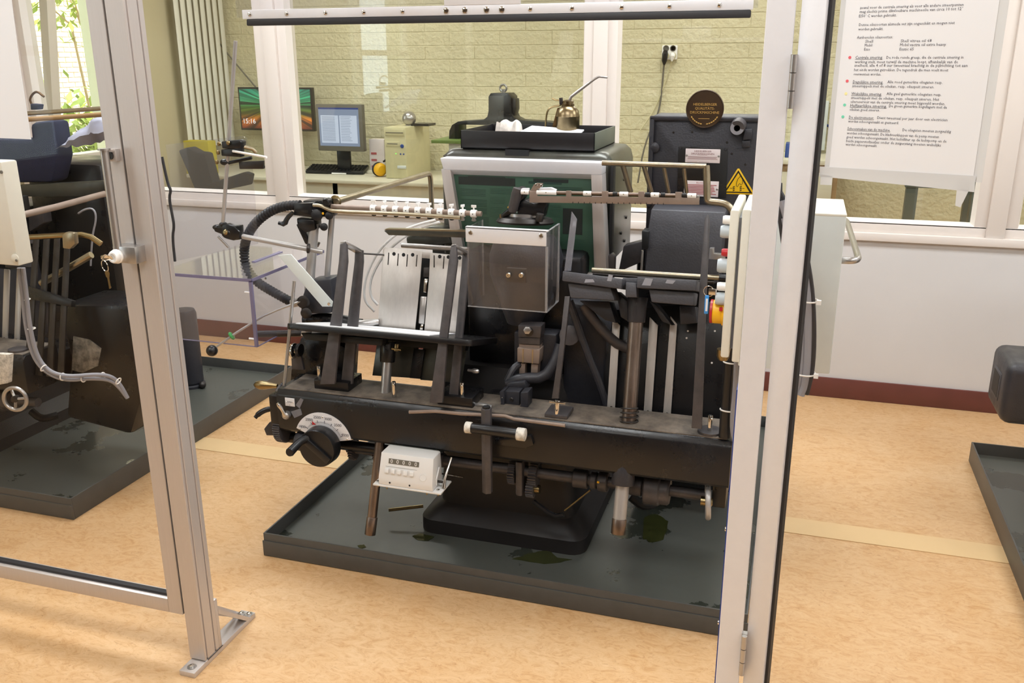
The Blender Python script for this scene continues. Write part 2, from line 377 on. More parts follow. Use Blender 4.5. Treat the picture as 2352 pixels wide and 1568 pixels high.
# outer wall on the left with two window openings
wl = B()
wins = [(-1.55, 0, .95, 2.35), (4.68, 5.49, .86, 2.35)]
ys = [YR, -1.3, .3, 4.68, 6.55, YF+.2]
for a, b in ((YR, -1.55), (0, 4.68), (5.49, YF+.2)): wl.box((XL-.3, a, 0), (XL, b, ZC))
for a, b, z0, z1 in wins: wl.box((XL-.3, a, 0), (XL, b, z0)); wl.box((XL-.3, a, z1), (XL, b, ZC))
wl.o('wall_left', 'leftpaint', **ST)
# partition between press room and computer room
B().box((XL, YW, 0), (XR, YW+.10, .80)).o('wall_back', 'wallpaint', **ST)
B().box((XL, YW, 2.42), (XR, YW+.10, ZC)).o('wall_back_header', 'wallpaint', **ST)
B().box((XL, YW-.012, 0), (XR, YW, .10)).o('baseboard_back', 'baseboard', bev=.003, **ST)
B().box((XL, YW-.022, .785), (XR, YW+.11, .822)).o('trim_2', 'frame', bev=.003, **ST)   # window board
mull = [(-4.53, -4.42), (-2.776, -2.700), (-.985, -.915), (.818, .892), (2.60, 2.70)]
for i, (a, b) in enumerate(mull):
    B().box((a, YW-.014, .822), (b, YW+.11, 2.42)).o('trim_%d' % (i+3), 'frame', bev=.003, **ST)
glassx = [(-4.36, -2.85), (-2.632, -1.045), (-.858, .755), (.955, 2.55)]
for i, (a, b) in enumerate(glassx):
    fr = B(); x0 = mull[i][1]; x1 = mull[i+1][0]; y0, y1 = YW+.004, YW+.10
    fr.box((x0, y0, .822), (x1, y1, .868)).box((x0, y0, 2.36), (x1, y1, 2.42)).box((x0, y0, .868), (a-.012, y1, 2.36)).box((b+.012, y0, .868), (x1, y1, 2.36))
    w_ = fr.o('window_%d' % (i+1), 'frame', bev=.002, **ST)
    be = B(); yb = YW+.028
    be.prism([(x0, yb-.024, .868), (x1, yb-.024, .868), (x1, yb+.02, .880), (x0, yb+.02, .880)], (0, 0, -.006))
    be.prism([(a-.012, yb-.022, .87), (a, yb+.02, .87), (a, yb+.02, 2.36), (a-.012, yb-.022, 2.36)], (-.004, .004, 0))
    be.prism([(b+.012, yb-.022, .87), (b, yb+.02, .87), (b, yb+.02, 2.36), (b+.012, yb-.022, 2.36)], (.004, .004, 0))
    be.o('glazing_bead', 'framelight', w_)
    B().box((a-.006, YW+.05, .872), (b+.006, YW+.058, 2.362)).o('pane', 'window_glass', w_)
# ---- far wall of the computer room, painted brickwork with recessed joints
B().box((XL, YF, 0), (XR, YF+.2, ZC)).o('wall_far', 'farpaint', **ST)
wf = bpy.data.objects['wall_far']
bk = B(); ch = .099; n = 0
for r in range(8, 24):
    z = r*ch
    x = XL + (0 if r % 2 else -.2)
    while x < XR:
        a, b = max(x, XL)+.0015, min(x+.40, XR)-.0015
        if b-a > .03:
            d = .0022+random.random()*.0018
            bk.box((a, YF-d, z+.003), (b, YF+.001, z+ch-.003))
        x += .40
bk.o('brick_courses', 'farpaint', wf, bev=.0015, seg=1, kind='stuff')
# ---- computer-room outer window: frame, tilted casement, vertical blind
def rect_frame(b, X0, X1, ya, yb, z0, z1, w):
    b.box((X0, ya, z0), (X1, yb, z0+w)).box((X0, ya, z1-w), (X1, yb, z1)).box((X0, ya, z0+w), (X1, ya+w, z1-w)).box((X0, yb-w, z0+w), (X1, yb, z1-w)); return b
f5 = rect_frame(B(), XL-.16, XL-.06, 4.68, 5.49, .86, 2.35, .06).o('window_5', 'frame', bev=.003, **ST)
cas = thing('window_casement', (XL-.06, 5.1, .93), 'beige window casement tilted open beside the vertical blind', 'window')
tl = math.radians(7)
def tilt(p):       # hinge along the bottom edge, leaning into the room
    dz = p.z-.93; dx = p.x-(XL-.06); return V((XL-.06+dx*math.cos(tl)+dz*math.sin(tl), p.y, .93+dz*math.cos(tl)-dx*math.sin(tl)))
cb = rect_frame(B(), XL-.06, XL, 4.76, 5.41, .93, 2.28, .07); cb.v = [tilt(p) for p in cb.v]; cb.o('casement_frame', 'frame', cas, bev=.003)
cb = B().box((XL-.035, 4.83, 1.0), (XL-.028, 5.34, 2.21)); cb.v = [tilt(p) for p in cb.v]; cb.o('pane', 'window_glass', cas)
f6 = rect_frame(B(), XL-.10, XL-.01, -1.55, 0, .95, 2.35, .05).box((XL-.10, -.30, 1.0), (XL-.01, -.22, 2.3)).box((XL-.10, -1.5, 1.62), (XL-.01, -.05, 1.68)).o('window_6', 'frame', bev=.003, **ST)
B().box((XL-.06, -1.5, 1.0), (XL-.054, -.05, 2.3)).o('pane', 'window_glass', f6)
vb = thing('vertical_blind', (XL+.08, 6.1, .95), 'off white vertical slat blind at the computer room window', 'blind')
B().box((XL+.05, 6.02, 2.38), (XL+.11, 6.66, 2.42)).o('headrail', 'white', vb)
for i in range(8):
    y = 6.06+i*.080; a = math.radians(-10)
    c = V((XL+.08, y, 1.665)); h = V((math.sin(a), math.cos(a), 0))
    pr = [c+h*(t*.038)+V((math.cos(a), -math.sin(a), 0))*(.006*(1-t*t)) for t in (-1, -.5, 0, .5, 1)]
    s_ = B(); lo = [V((p.x, p.y, .93)) for p in pr]; hi = [V((p.x, p.y, 2.38)) for p in pr]
    s_.add(lo+hi, [(k, k+1, k+6, k+5) for k in range(4)]); s_.add([p+V((.001, 0, 0)) for p in lo+hi], [(k+5, k+6, k+1, k) for k in range(4)])
    s_.o('slat', 'blind', vb)
# ---- outdoors beyond that window
B().box((-14, 0, -.1), (XL-.3, 22, -.02)).o('lawn', 'grass', **ST)
fac = B().box((-9.6, 5, -.05), (-9.2, 20, 6)).o('facade_outside', 'mortar', **ST)
fb = B()
for r in range(4, 46):
    y = 7.2 + (.11 if r % 2 else 0)
    while y < 13.5:
        fb.box((-9.2, y, r*.0625), (-9.188, y+.205, r*.0625+.052)); y += .22
fb.o('brick_courses', 'facadebrick', fac, kind='stuff')
def shrub(name, cx, cy, z0, rx, rz, n, label):
    t = thing(name, (cx, cy, -.02), label, 'shrub'); st_ = B()
    for k in range(5):
        a = k*1.3; st_.tube([(cx, cy, -.02), (cx+.15*math.cos(a), cy+.15*math.sin(a), z0+.2), (cx+rx*.6*math.cos(a), cy+rx*.6*math.sin(a), z0+rz*1.2)], [.02, .012, .005], 6)
    st_.o('stem', 'wood', t)
    lf = B()
    for _ in range(n):
        u, v_, q = random.gauss(0, .42), random.gauss(0, .42), random.gauss(0, .45)
        c = V((cx+u*rx, cy+v_*rx, z0+rz+q*rz))
        if c.z < .02: continue
        d = V((random.uniform(-1, 1), random.uniform(-1, 1), random.uniform(-.8, .8))).normalized(); e = d.cross(V((.3, .2, 1))).normalized()
        L = random.uniform(.05, .10)
        lf.add([c-d*L, c+e*L*.4, c+d*L, c-e*L*.4], [(0, 1, 2, 3)])
    lf.o('foliage', 'leaf', t, kind='stuff')
shrub('shrub', -6.55, 7.15, 0, .75, .62, 1500, 'bright green leafy shrub outside low behind the tilted window')
shrub('shrub', -7.6, 8.6, 1.75, .8, .45, 330, 'tall loose shrub outside against the pale brick facade')
# ceiling lamp housings above the area lights
for i, (x, y) in enumerate(CEIL_LIGHTS):
    t = thing('ceiling_light', (x, y, ZC), 'white recessed ceiling light panel overhead', 'ceiling light', 'ceiling light panels')
    B().box((x-.65, y-.32, 2.86), (x+.65, y+.32, ZC)).o('housing', 'white', t)
    B().box((x-.6, y-.27, 2.852), (x+.6, y+.27, 2.86)).o('diffuser', 'lamp_diffuser', t)
# ================================================================ computer room contents
dk = thing('office_desk', (-3.0, 6.3, 0), 'long cream office desk carrying the computers', 'desk')
B().box((-4.5, 5.935, .725), (-2.05, 6.68, .75)).o('desk_top', 'deskm', dk, bev=.004)
B().box((-4.4, 5.98, .60), (-2.2, 6.0, .725)).o('apron', 'deskm', dk)
for x in (-4.4, -3.25, -2.2):
    for y in (6.0, 6.6): B().box((x-.02, y-.02, 0), (x+.02, y+.02, .725)).o('leg', 'darksteel', dk)
B().box((-2.98, 5.99, .04), (-2.30, 6.5, .72)).o('drawer_unit', 'deskm', dk, bev=.004)
# flat screen with the page editor
Ym = 6.28
mo = thing('desktop_monitor', P(785, 385, Ym), 'grey desktop monitor showing two document pages, on the cream desk', 'monitor')
a, b = P(724, 239, Ym), P(836, 347, Ym)
x0, x1, z1, z0 = a.x, b.x, a.z, P(780, 347, Ym).z
B().box((x0, Ym, z0), (x1, Ym+.05, z1)).o('casing', 'darkline', mo, bev=.006)
sx0, sx1, sz0, sz1 = x0+.022, x1-.030, z0+.038, z1-.024
B().box((sx0, Ym-.001, sz0), (sx1, Ym+.004, sz1)).o('screen', 'screen_window', mo)
W, H = sx1-sx0, sz1-sz0
B().box((sx0, Ym-.002, sz1-.012), (sx1, Ym+.003, sz1)).o('title_bar', 'screen_bar', mo)
for k, (u0, u1) in enumerate(((.05, .49), (.52, .95))):
    pg = B().box((sx0+W*u0, Ym-.002, sz0+H*.08), (sx0+W*u1, Ym+.003, sz0+H*.8)).o('document_page', 'screen_page', mo)
    t_ = B(); nl = 16 if k else 22
    for j in range(nl):
        zz = sz0+H*(.76-.66*j/nl); wd = (u1-u0-.08)*(random.uniform(.72, 1) if k else .9)
        t_.box((sx0+W*(u0+.03), Ym-.003, zz), (sx0+W*(u0+.03+wd*(.8 if k else 1)), Ym-.002, zz+H*.008))
    t_.o('text_lines', 'screen_text', pg)
cxm = (x0+x1)/2
B().box((cxm-.055, Ym+.03, .765), (cxm+.055, Ym+.06, z0+.05)).o('stand', 'blackplastic', mo, bev=.006)
B().box((cxm-.11, Ym-.01, .75), (cxm+.11, Ym+.14, .768)).o('base', 'blackplastic', mo, bev=.006)
# wall display with the tunnel picture
Yd = 6.52
dp = thing('wall_display', P(635, 302, Yd), 'wide black rimmed display with a green and orange light tunnel, clock 15:16', 'monitor')
a, b = P(545, 200, Yd), P(722, 302, Yd)
B().box((a.x, Yd, b.z), (b.x, Yd+.045, a.z)).o('casing', 'blackplastic', dp, bev=.005)
sc = B(); q = [V((a.x+.014, Yd-.001, b.z+.016)), V((b.x-.016, Yd-.001, b.z+.016)), V((b.x-.016, Yd-.001, a.z-.014)), V((a.x+.014, Yd-.001, a.z-.014))]
so_ = sc.prism(q, (0, .004, 0)).o('screen', 'screen_picture', dp)
uvl = so_.data.uv_layers.new(name='UVMap')
for lp in so_.data.loops:
    c = so_.data.vertices[lp.vertex_index].co; xs = [v_.co.x for v_ in so_.data.vertices]; zs = [v_.co.z for v_ in so_.data.vertices]
    uvl.data[lp.index].uv = ((c.x-min(xs))/(max(xs)-min(xs)), (c.z-min(zs))/(max(zs)-min(zs)))
write('clock_text', '15:16', P(558, 283, Yd-.002), (1, 0, 0), (0, 0, 1), .055, 'screen_clock', dp)
B().tube([P(640, 300, Yd+.03), V((P(640, 300, Yd).x, Yd+.1, .95)), V((P(640, 300, Yd).x, Yd+.02, .76))], .018, 8).o('stand', 'blackplastic', dp)
B().box((P(640, 300, Yd).x-.14, Yd-.06, .75), (P(640, 300, Yd).x+.14, Yd+.12, .765)).o('base', 'blackplastic', dp, bev=.004)
# computer tower
tw = thing('computer_tower', (-2.62, 6.3, .75), 'yellowed beige computer tower with a drive bay and buttons on the desk', 'computer')
ft = P(886, 396, 6.12); f2 = P(935, 396, 6.12); top = P(886, 292, 6.12).z
X0, X1 = ft.x, f2.x; Y0 = 6.12
B().box((X0, Y0, .752), (X1, Y0+.45, top)).o('case', 'plasticcream', tw, bev=.005)
Wt, Ht = X1-X0, top-.752
B().box((X0+Wt*.06, Y0-.006, top-Ht*.16), (X1-Wt*.06, Y0+.01, top-Ht*.03)).o('drive_bay', 'plasticcream', tw, bev=.002)
B().box((X0+Wt*.1, Y0-.008, top-Ht*.11), (X1-Wt*.1, Y0-.004, top-Ht*.095)).o('disc_slot', 'darkline', tw)
B().box((X0+Wt*.08, Y0-.004, top-Ht*.37), (X0+Wt*.7, Y0+.01, top-Ht*.27)).o('floppy_drive', 'plasticcream', tw, bev=.002)
B().box((X0+Wt*.14, Y0-.006, top-Ht*.325), (X0+Wt*.62, Y0-.003, top-Ht*.31)).o('floppy_slot', 'darkline', tw)
B().lathe((X0+Wt*.82, Y0, top-Ht*.36), (0, -1, 0), [(.014, 0), (.014, .004), (.010, .007)], 14).o('power_button', 'bluedark', tw)
B().lathe((X0+Wt*.52, Y0, top-Ht*.51), (0, -1, 0), [(.004, 0), (.004, .003)], 8).o('power_led', 'led', tw)
for u in (.74, .88): B().lathe((X0+Wt*u, Y0, top-Ht*.515), (0, -1, 0), [(.006, 0), (.006, .004)], 10).o('small_button', 'bluedark', tw)
B().box((X0+Wt*.58, Y0-.012, .752+Ht*.2), (X0+Wt*.98, Y0, .752+Ht*.26)).o('latch', 'boxgrey', tw, bev=.003)
sb = P(940, 277, 6.3)
gl_ = thing('desk_globe_lamp', (sb.x, 6.3, top), 'silver ball on top of the beige computer tower', 'lamp')
B().ball((sb.x, 6.3, top+.052), .052, 20).o('ball', 'steel', gl_); B().box((sb.x+.02, 6.28, top), (sb.x+.16, 6.42, top+.016)).o('dark_box', 'blackplastic', gl_)
B().lathe((sb.x, 6.3, top), (0, 0, 1), [(.03, 0), (.03, .006)], 14).o('foot', 'steel', gl_)
# keyboard, mouse, ear defenders, carton, pen
kb = thing('keyboard', PZ(775, 393, .76), 'black computer keyboard in front of the desktop monitor', 'keyboard')
k0, k1, k2, k3 = PZ(702, 397, .755), PZ(835, 400, .755), PZ(848, 385, .755), PZ(718, 382, .755)
B().prism([k0, k1, k2, k3], (0, 0, .018)).o('body', 'blackplastic', kb, bev=.003)
kk = B()
for r in range(5):
    for c in range(16):
        u, v_ = (c+.5)/16, (r+.5)/5
        p = (k0*(1-u)+k1*u)*(1-v_)+(k3*(1-u)+k2*u)*v_; kk.box((p.x-.009, p.y-.011, p.z+.018), (p.x+.009, p.y+.011, p.z+.025))
kk.o('keys', 'blackmat', kb, kind='stuff')
pm = PZ(857, 398, .75)
mm = thing('computer_mouse', pm, 'pale computer mouse between the keyboard and yellow ear defenders', 'mouse')
B().ball((pm.x, pm.y, .752), .05, 16, (1.1, .65, .55)).o('shell', 'deskm', mm); B().tube([(pm.x+.03, pm.y+.02, .765), (pm.x+.05, pm.y+.2, .755), (pm.x-.1, pm.y+.35, .755)], .003, 6, 2).o('cord', 'cabledark', mm)
pe = PZ(880, 404, .75)
ed = thing('ear_defenders', (pe.x, pe.y, .75), 'bright yellow ear defenders with a black band on the desk', 'ear defenders')
for dx, nm in ((0, 'ear_cup'), (.10, 'ear_cup')):
    B().lathe((pe.x-.025+dx, pe.y-.02+dx*.1, .802), (.75, -.66, 0), [(.03, 0), (.046, .012), (.05, .03), (.046, .052), (.03, .066)], 20).o(nm, 'yellow' if dx == 0 else 'blackplastic', ed)
B().torus((pe.x-.027, pe.y-.018, .802), (.75, -.66, 0), .042, .011, 22, 8).o('ear_cushion', 'blackplastic', ed)
B().tube([(pe.x, pe.y+.02, .855), (pe.x+.04, pe.y, .875), (pe.x+.09, pe.y-.02, .855), (pe.x+.10, pe.y-.02, .81)], .008, 8, 2).o('headband', 'blackplastic', ed)
pb = PZ(865, 380, .75)
cx_ = thing('cardboard_carton', (pb.x, 6.42, .75), 'small white printed carton standing beside the computer tower', 'carton')
b0, b1 = P(850, 378, 6.4), P(884, 378, 6.4)
B().box((b0.x, 6.4, .75), (b1.x, 6.48, P(860, 320, 6.4).z)).o('box', 'labelwhite', cx_, bev=.001)
for k in range(3): B().box((b0.x+.015, 6.397, .79+k*.05), (b0.x+.06, 6.4, .806+k*.05)).o('print', 'labelred', cx_)
pq = PZ(775, 397, .75); B().cyl(PZ(762, 398, .757), PZ(795, 399, .757), .006, n=10).o('marker_pen', 'white', label='white marker pen lying before the black keyboard', cat='pen')
# office chair by the left pane
ch_ = thing('office_chair', (-3.7, 5.35, 0), 'dark grey office chair with a tall backrest behind the left window pane', 'chair')
B().pp([(408, 345), (430, 338), (452, 350), (470, 352), (488, 420), (505, 470), (462, 470), (440, 420)], 5.35, .10).o('backrest', 'chairm', ch_, bev=.015)
B().pp([(470, 425), (560, 395), (575, 400), (570, 425), (498, 440)], 5.3, .06).o('armrest', 'chairm', ch_, bev=.01)
sx = P(530, 470, 5.3)
B().box((sx.x-.25, 5.15, .45), (sx.x+.25, 5.6, .55)).o('seat', 'chairm', ch_, bev=.03)
B().cyl((sx.x, 5.38, .08), (sx.x, 5.38, .45), .03).o('column', 'darksteel', ch_)
bs = B()
for k in range(5): a = k*2*math.pi/5; bs.tube([(sx.x, 5.38, .12), (sx.x+.28*math.cos(a), 5.38+.28*math.sin(a), .06)], .02, 8)
bs.o('star_base', 'blackplastic', ch_)
for k in range(5): a = k*2*math.pi/5; B().ball((sx.x+.28*math.cos(a), 5.38+.28*math.sin(a), .03), .03, 10).o('caster', 'blackplastic', ch_)
yc = P(420, 375, 5.85); B().box((yc.x-.06, 5.96, .75), (yc.x+.16, 6.06, 1.0)).o('yellow_box_file', 'yellowcard', label='mustard yellow box file on the desk behind the office chair', cat='box file', bev=.003)
# green table with the black book press (arched frame, eyebolt)
gt = thing('work_table', (-1.9, 5.9, 0), 'green topped work table behind the window, holding a black arched press', 'table')
zt = 1.10; tgy = PZ(1010, 322, zt).y; tgx = P(990, 320, tgy).x
B().box((tgx, tgy, zt-.02), (P(1375, 330, tgy+.3).x, tgy+.6, zt)).o('table_top', 'tablegreen', gt, bev=.003)
B().box((tgx+.1, tgy+.05, zt-.10), (tgx+.85, tgy+.55, zt-.02)).o('frame', 'boxgrey', gt)
for x in (tgx+.13, tgx+.82):
    for y in (tgy+.08, tgy+.52): B().box((x-.025, y-.025, 0), (x+.025, y+.025, zt-.10)).o('leg', 'boxgrey', gt)
Yp_ = tgy+.12
bp_ = thing('book_press', P(1150, 300, Yp_), 'black arched cast iron press with an eyebolt on top, behind the glass', 'press')
zb = zt
def pz(x, y): return P(x, y, Yp_)
arch = [pz(1031, 318), pz(1032, 300), pz(1038, 287), pz(1052, 279), pz(1085, 277), pz(1110, 275), pz(1119, 268), pz(1122, 255), pz(1122, 222), pz(1127, 214), pz(1165, 214), pz(1173, 222), pz(1174, 258), pz(1180, 270), pz(1192, 276), pz(1250, 280), pz(1285, 284), pz(1300, 295), pz(1305, 322)]
low = [V((arch[-1].x, Yp_, zb)), V((arch[-1].x-.07, Yp_, zb)), V((arch[-1].x-.07, Yp_, zb+.09)), V((arch[0].x+.07, Yp_, zb+.09)), V((arch[0].x+.07, Yp_, zb)), V((arch[0].x, Yp_, zb))]
B().prism(arch+low, (0, .14, 0)).o('arched_frame', 'black', bp_, bev=.008)
e = pz(1148, 203); B().torus(e+V((0, .07, 0)), (0, 1, 0), .021, .007).o('eyebolt', 'steel', bp_)
B().cyl(pz(1148, 214)+V((0, .07, -.005)), pz(1148, 210)+V((0, .07, .012)), .013).o('eyebolt_collar', 'steel', bp_)
B().pp([(1176, 225), (1184, 227), (1185, 250), (1178, 275), (1175, 275)], Yp_+.02, .08).o('side_bracket', 'darksteel', bp_, bev=.002)
# sockets and plugs on the far wall
s0 = P(1538, 121, YF)
sk = thing('wall_socket', (s0.x, YF, s0.z-.08), 'cream double wall socket with a black and a white plug', 'socket')
a, b = P(1522, 104, YF), P(1556, 137, YF)
B().box((a.x, YF-.03, b.z), (b.x, YF-.006, a.z)).o('plate', 'white', sk, bev=.008)
for x in (1530, 1546):
    c = P(x, 111, YF-.03); B().lathe(c, (0, -1, 0), [(.019, 0), (.021, .001), (.021, .003), (.016, .003), (.015, -.002)], 18).o('upper_socket', 'darkline', sk)
    c = P(x, 128, YF-.03); B().lathe(c, (0, -1, 0), [(.022, 0), (.022, .003), (.016, .003)], 18).o('lower_socket', 'plasticcream', sk)
c = P(1528, 128, YF-.035)
pg = thing('power_plug', c, 'black power plug in the wall socket with a cable hanging down', 'plug')
B().tube([c+V((0, 0, .03)), c+V((0, -.012, .01)), c+V((-.003, -.012, -.035)), c+V((-.004, -.006, -.06))], [.016, .021, .018, .008], 12).o('body', 'blackplastic', pg)
B().tube([c+V((-.004, -.006, -.05)), P(1524, 160, YF-.02), P(1520, 210, YF-.02), P(1513, 260, YF-.02), P(1480, 330, YF-.05), P(1465, 420, YF-.1)], .006, 8, 2).o('cable', 'darkline', pg)
c = P(1545, 130, YF-.035)
pg = thing('power_plug', c, 'white power plug in the wall socket with a thin pale cable', 'plug')
B().tube([c+V((0, .004, .012)), c+V((0, -.014, 0)), c+V((-.003, -.012, -.03))], [.018, .018, .006], 12).o('body', 'white', pg)
B().tube([c+V((-.003, -.012, -.025)), P(1538, 155, YF-.02), P(1524, 200, YF-.02), P(1502, 255, YF-.02), P(1470, 300, YF-.04)], .004, 8, 2).o('cable', 'plasticcream', pg)
B().tube([P(425, 0, YF-.03), P(500, 95, YF-.03), P(545, 150, YF-.03), P(600, 215, YF-.03)], .006, 6, 1).o('wall_cable', 'darkline', label='thin dark cable running down the far wall above the display', cat='cable')
# things seen through the right-hand panes
rk = thing('steel_trestle', (.45, 5.5, 0), 'dark grey steel machine stand behind the right window pane', 'stand')
for px in (2085, 2235): p = P(px, 505, 5.5); B().box((p.x-.03, 5.47, 0), (p.x+.03, 5.53, 1.10)).o('leg', 'traygreen', rk)
for px in (2105, 2250): p = P(px, 505, 5.5); B().box((p.x-.02, 5.95, 0), (p.x+.04, 6.0, 1.10)).o('leg', 'traygreen', rk)
for z, t_ in ((.90, .06), (1.04, .05)):
    B().box((P(2085, 470, 5.5).x-.03, 5.46, z), (P(2240, 470, 5.5).x+.03, 5.5, z+t_)).o('rail', 'traygreen', rk, bev=.003)
B().box((P(2085, 470, 5.5).x-.05, 5.44, 1.10), (P(2240, 470, 5.5).x+.06, 6.02, 1.14)).o('top_plate', 'darksteel', rk, bev=.003)
B().box((P(2085, 470, 5.5).x+.03, 5.5, 1.14), (P(2240, 470, 5.5).x-.02, 5.95, 1.30)).o('motor_housing', 'blackcast', rk, bev=.02)
cbn = thing('wooden_cabinet', (-.05, 6.2, 0), 'plywood cabinet with a blue item on it, seen between the guard posts', 'cabinet')
c0, c1 = P(1780, 400, 6.2), P(1925, 400, 6.2)
B().box((c0.x, 6.2, 0), (c1.x, 6.66, .93)).o('carcass', 'wood', cbn, bev=.004)
B().box((c0.x-.02, 6.17, .93), (c1.x+.02, 6.68, .96)).o('top', 'deskm', cbn, bev=.003)
for k in range(3): B().box((c0.x+.03, 6.19, .1+k*.27), (c1.x-.03, 6.2, .34+k*.27)).o('drawer_front', 'deskm', cbn, bev=.002)
B().box((c0.x+.05, 6.3, .96), (c0.x+.2, 6.45, 1.05)).o('blue_bin', 'bluedark', label='small blue bin on the plywood cabinet in the far room', cat='bin', bev=.004)
wc = B().box((P(1876, 230, 6.6).x, 6.6, P(1876, 345, 6.6).z), (P(1905, 230, 6.6).x, 6.69, P(1876, 232, 6.6).z)).o('wall_cabinet', 'boxgrey', label='narrow grey box on the far wall behind the guard door', cat='box', bev=.004)
c = P(1910, 300, 6.68); B().tube([c+V((-.06, 0, .05)), c+V((0, -.02, .02)), c+V((.03, 0, -.06))], .008, 8, 2).o('blue_hose', 'bluedark', label='short blue air hose on the far wall left of the notice', cat='hose')
c = P(2262, 255, 6.68); B().tube([c+V((-.05, 0, .02)), c+V((0, -.02, -.04)), c+V((.06, 0, .10)), c+V((.07, .0, .25))], .008, 8, 2).o('blue_hose', 'bluedark', label='blue air hose loop on the far wall right of the notice', cat='hose')
# ================================================================ drip trays
def tray(x0, x1, y0, y1, label):
    t = thing('drip_tray', ((x0+x1)/2, (y0+y1)/2, 0), label, 'tray', 'steel drip trays under the presses')
    B().box((x0+.004, y0+.004, .004), (x1-.004, y1-.004, .035)).o('bottom', 'driptray', t)
    rim = B(); h = .085; w_ = .006
    rim.box((x0, y0, 0), (x1, y0+w_, h)).box((x0, y1-w_, 0), (x1, y1, h)).box((x0, y0+w_, 0), (x0+w_, y1-w_, h)).box((x1-w_, y0+w_, 0), (x1, y1-w_, h))
    rim.o('rim', 'trayrim', t, bev=.0015)
    B().box((x0-.003, y0-.004, .002), (x1+.003, y0, .058)).o('front_lip', 'trayrim', t, bev=.001)
    return t
tray(-1.607, -.03, 2.312, 3.86, 'dark grey steel drip tray under the middle printing press')
tray(-3.99, -2.408, 2.322, 3.86, 'dark grey steel drip tray behind the left guard door')
tray(.772, 2.35, 2.312, 3.82, 'dark grey steel drip tray at the right edge of the picture')
# puddles of oil on the middle tray
def puddle(px, label):
    pts = []
    c = sum((PZ(x, y, .0362) for x, y in px), V())/len(px)
    n = len(px)
    for i in range(n):
        a, b = PZ(*px[i], .0362), PZ(*px[(i+1) % n], .0362)
        for k in range(4):
            u = k/4; q = a*(1-u)+b*u; q = q+(q-c)*random.uniform(-.10, .06); pts.append(V((q.x, q.y, .0352)))
    B().prism(pts, (0, 0, .0012)).o('oil_puddle', 'oil', label=label, cat='oil', group='oil puddles on the drip tray')
mat('oil', '34371c', .08, 0, .3, 30, spec=.6)
puddle([(1478, 1185), (1510, 1180), (1538, 1195), (1525, 1240), (1490, 1246), (1475, 1235)], 'dark green oil puddle right of the delivery rod')
puddle([(945, 1230), (965, 1224), (1000, 1232), (985, 1242), (960, 1240)], 'thin oil puddle in front of the press base')
puddle([(820, 1252), (836, 1250), (842, 1256), (828, 1260)], 'tiny oil spot near the front rim of the tray')
puddle([(1215, 1270), (1260, 1262), (1280, 1280), (1320, 1285), (1250, 1296), (1180, 1283)], 'wide dark oil stain before the right foot of the press')
# ================================================================ guard post, left
def slot_profile(x0, x1, y0, y1, slots_right=(), slots_front=(), d=.006):
    """outline of an extruded profile, with slots cut in the +X side and the front"""
    pts = [(x0, y0)]
    for a, b in slots_front: pts += [(a, y0), (a, y0+d), (b, y0+d), (b, y0)]
    pts += [(x1, y0)]
    for a, b in slots_right: pts += [(x1, a), (x1-d, a), (x1-d, b), (x1, b)]
    pts += [(x1, y1), (x0, y1)]
    return pts
gp = thing('guard_post', (-1.465, 1.78, 0), 'aluminium guard post with a bolted floor bracket, left of the press', 'post')
pr = slot_profile(-1.49, -1.44, 1.75, 1.815, [(1.757, 1.763), (1.795, 1.800)])
B().prism([V((x, y, .02)) for x, y in pr], (0, 0, 2.3)).o('profile', 'alu', gp, bev=.0012, seg=1)
fp = B().box((-1.489, 1.700, 0), (-1.441, 1.995, .016)).o('foot_plate', 'alu', gp, bev=.0015)
B().box((-1.489, 1.816, .016), (-1.441, 1.828, .17)).o('bracket_upright', 'alu', gp, bev=.001)
B().prism([(-1.489, 1.828, .150), (-1.489, 1.828, .11), (-1.489, 1.955, .016), (-1.489, 1.975, .016), (-1.489, 1.975, .022)], (.006, 0, 0)).o('gusset', 'alu', gp)
B().prism([(-1.47, 1.828, .135), (-1.47, 1.828, .120), (-1.47, 1.95, .016), (-1.47, 1.968, .016)], (.029, 0, 0)).o('gusset', 'alu', gp)
for x, y in ((-1.464, 1.722), (-1.476, 1.975), (-1.452, 1.98)):
    wsh = B().lathe((x, y, .016), (0, 0, 1), [(.0125, 0), (.0125, .002)], 18).o('washer', 'steel', fp)
    B().lathe((x, y, .018), (0, 0, 1), [(.007, 0), (.007, .004), (.004, .0055)], 14).o('bolt_head', 'chrome', fp)
B().box((-1.4405, 1.76, .017), (-1.4395, 1.83, .0155)).o('gap_shade_strip', 'rubber', gp)  # dark strip laid in for the shade between post and foot plate
B().tube([P(372, 360, 1.9), P(386, 425, 1.9), P(393, 436, 1.9), P(388, 455, 1.9), P(397, 500, 1.9), P(400, 520, 1.9), P(396, 545, 1.9), P(402, 600, 1.9)], .0035, 8, 2).o('door_switch_cable', 'cabledark', gp)
# ================================================================ guard door, left
gd = thing('guard_door', (-2.0, 1.78, .15), 'aluminium framed clear guard door with handle and lock, left', 'door')
B().prism([V((x, y, .15)) for x, y in slot_profile(-1.546, -1.501, 1.757, 1.80)], (0, 0, 2.1)).o('stile', 'alu', gd, bev=.0012, seg=1)
B().box((-1.5005, 1.765, .15), (-1.4915, 1.80, 2.25)).o('seal_strip', 'rubber', gd)
B().box((-2.60, 1.757, .150), (-1.546, 1.80, .192)).o('bottom_rail', 'alu', gd, bev=.0012)
B().box((-2.60, 1.770, .192), (-1.546, 1.786, .200)).o('glazing_seal', 'rubber', gd)
B().box((-2.645, 1.757, .15), (-2.60, 1.80, 2.25)).o('stile', 'alu', gd, bev=.0012)
B().box((-2.60, 1.757, 2.21), (-1.546, 1.80, 2.25)).o('top_rail', 'alu', gd, bev=.0012)
B().box((-2.60, 1.776, .195), (-1.546, 1.781, 2.21)).o('pane', 'guardglass', gd)
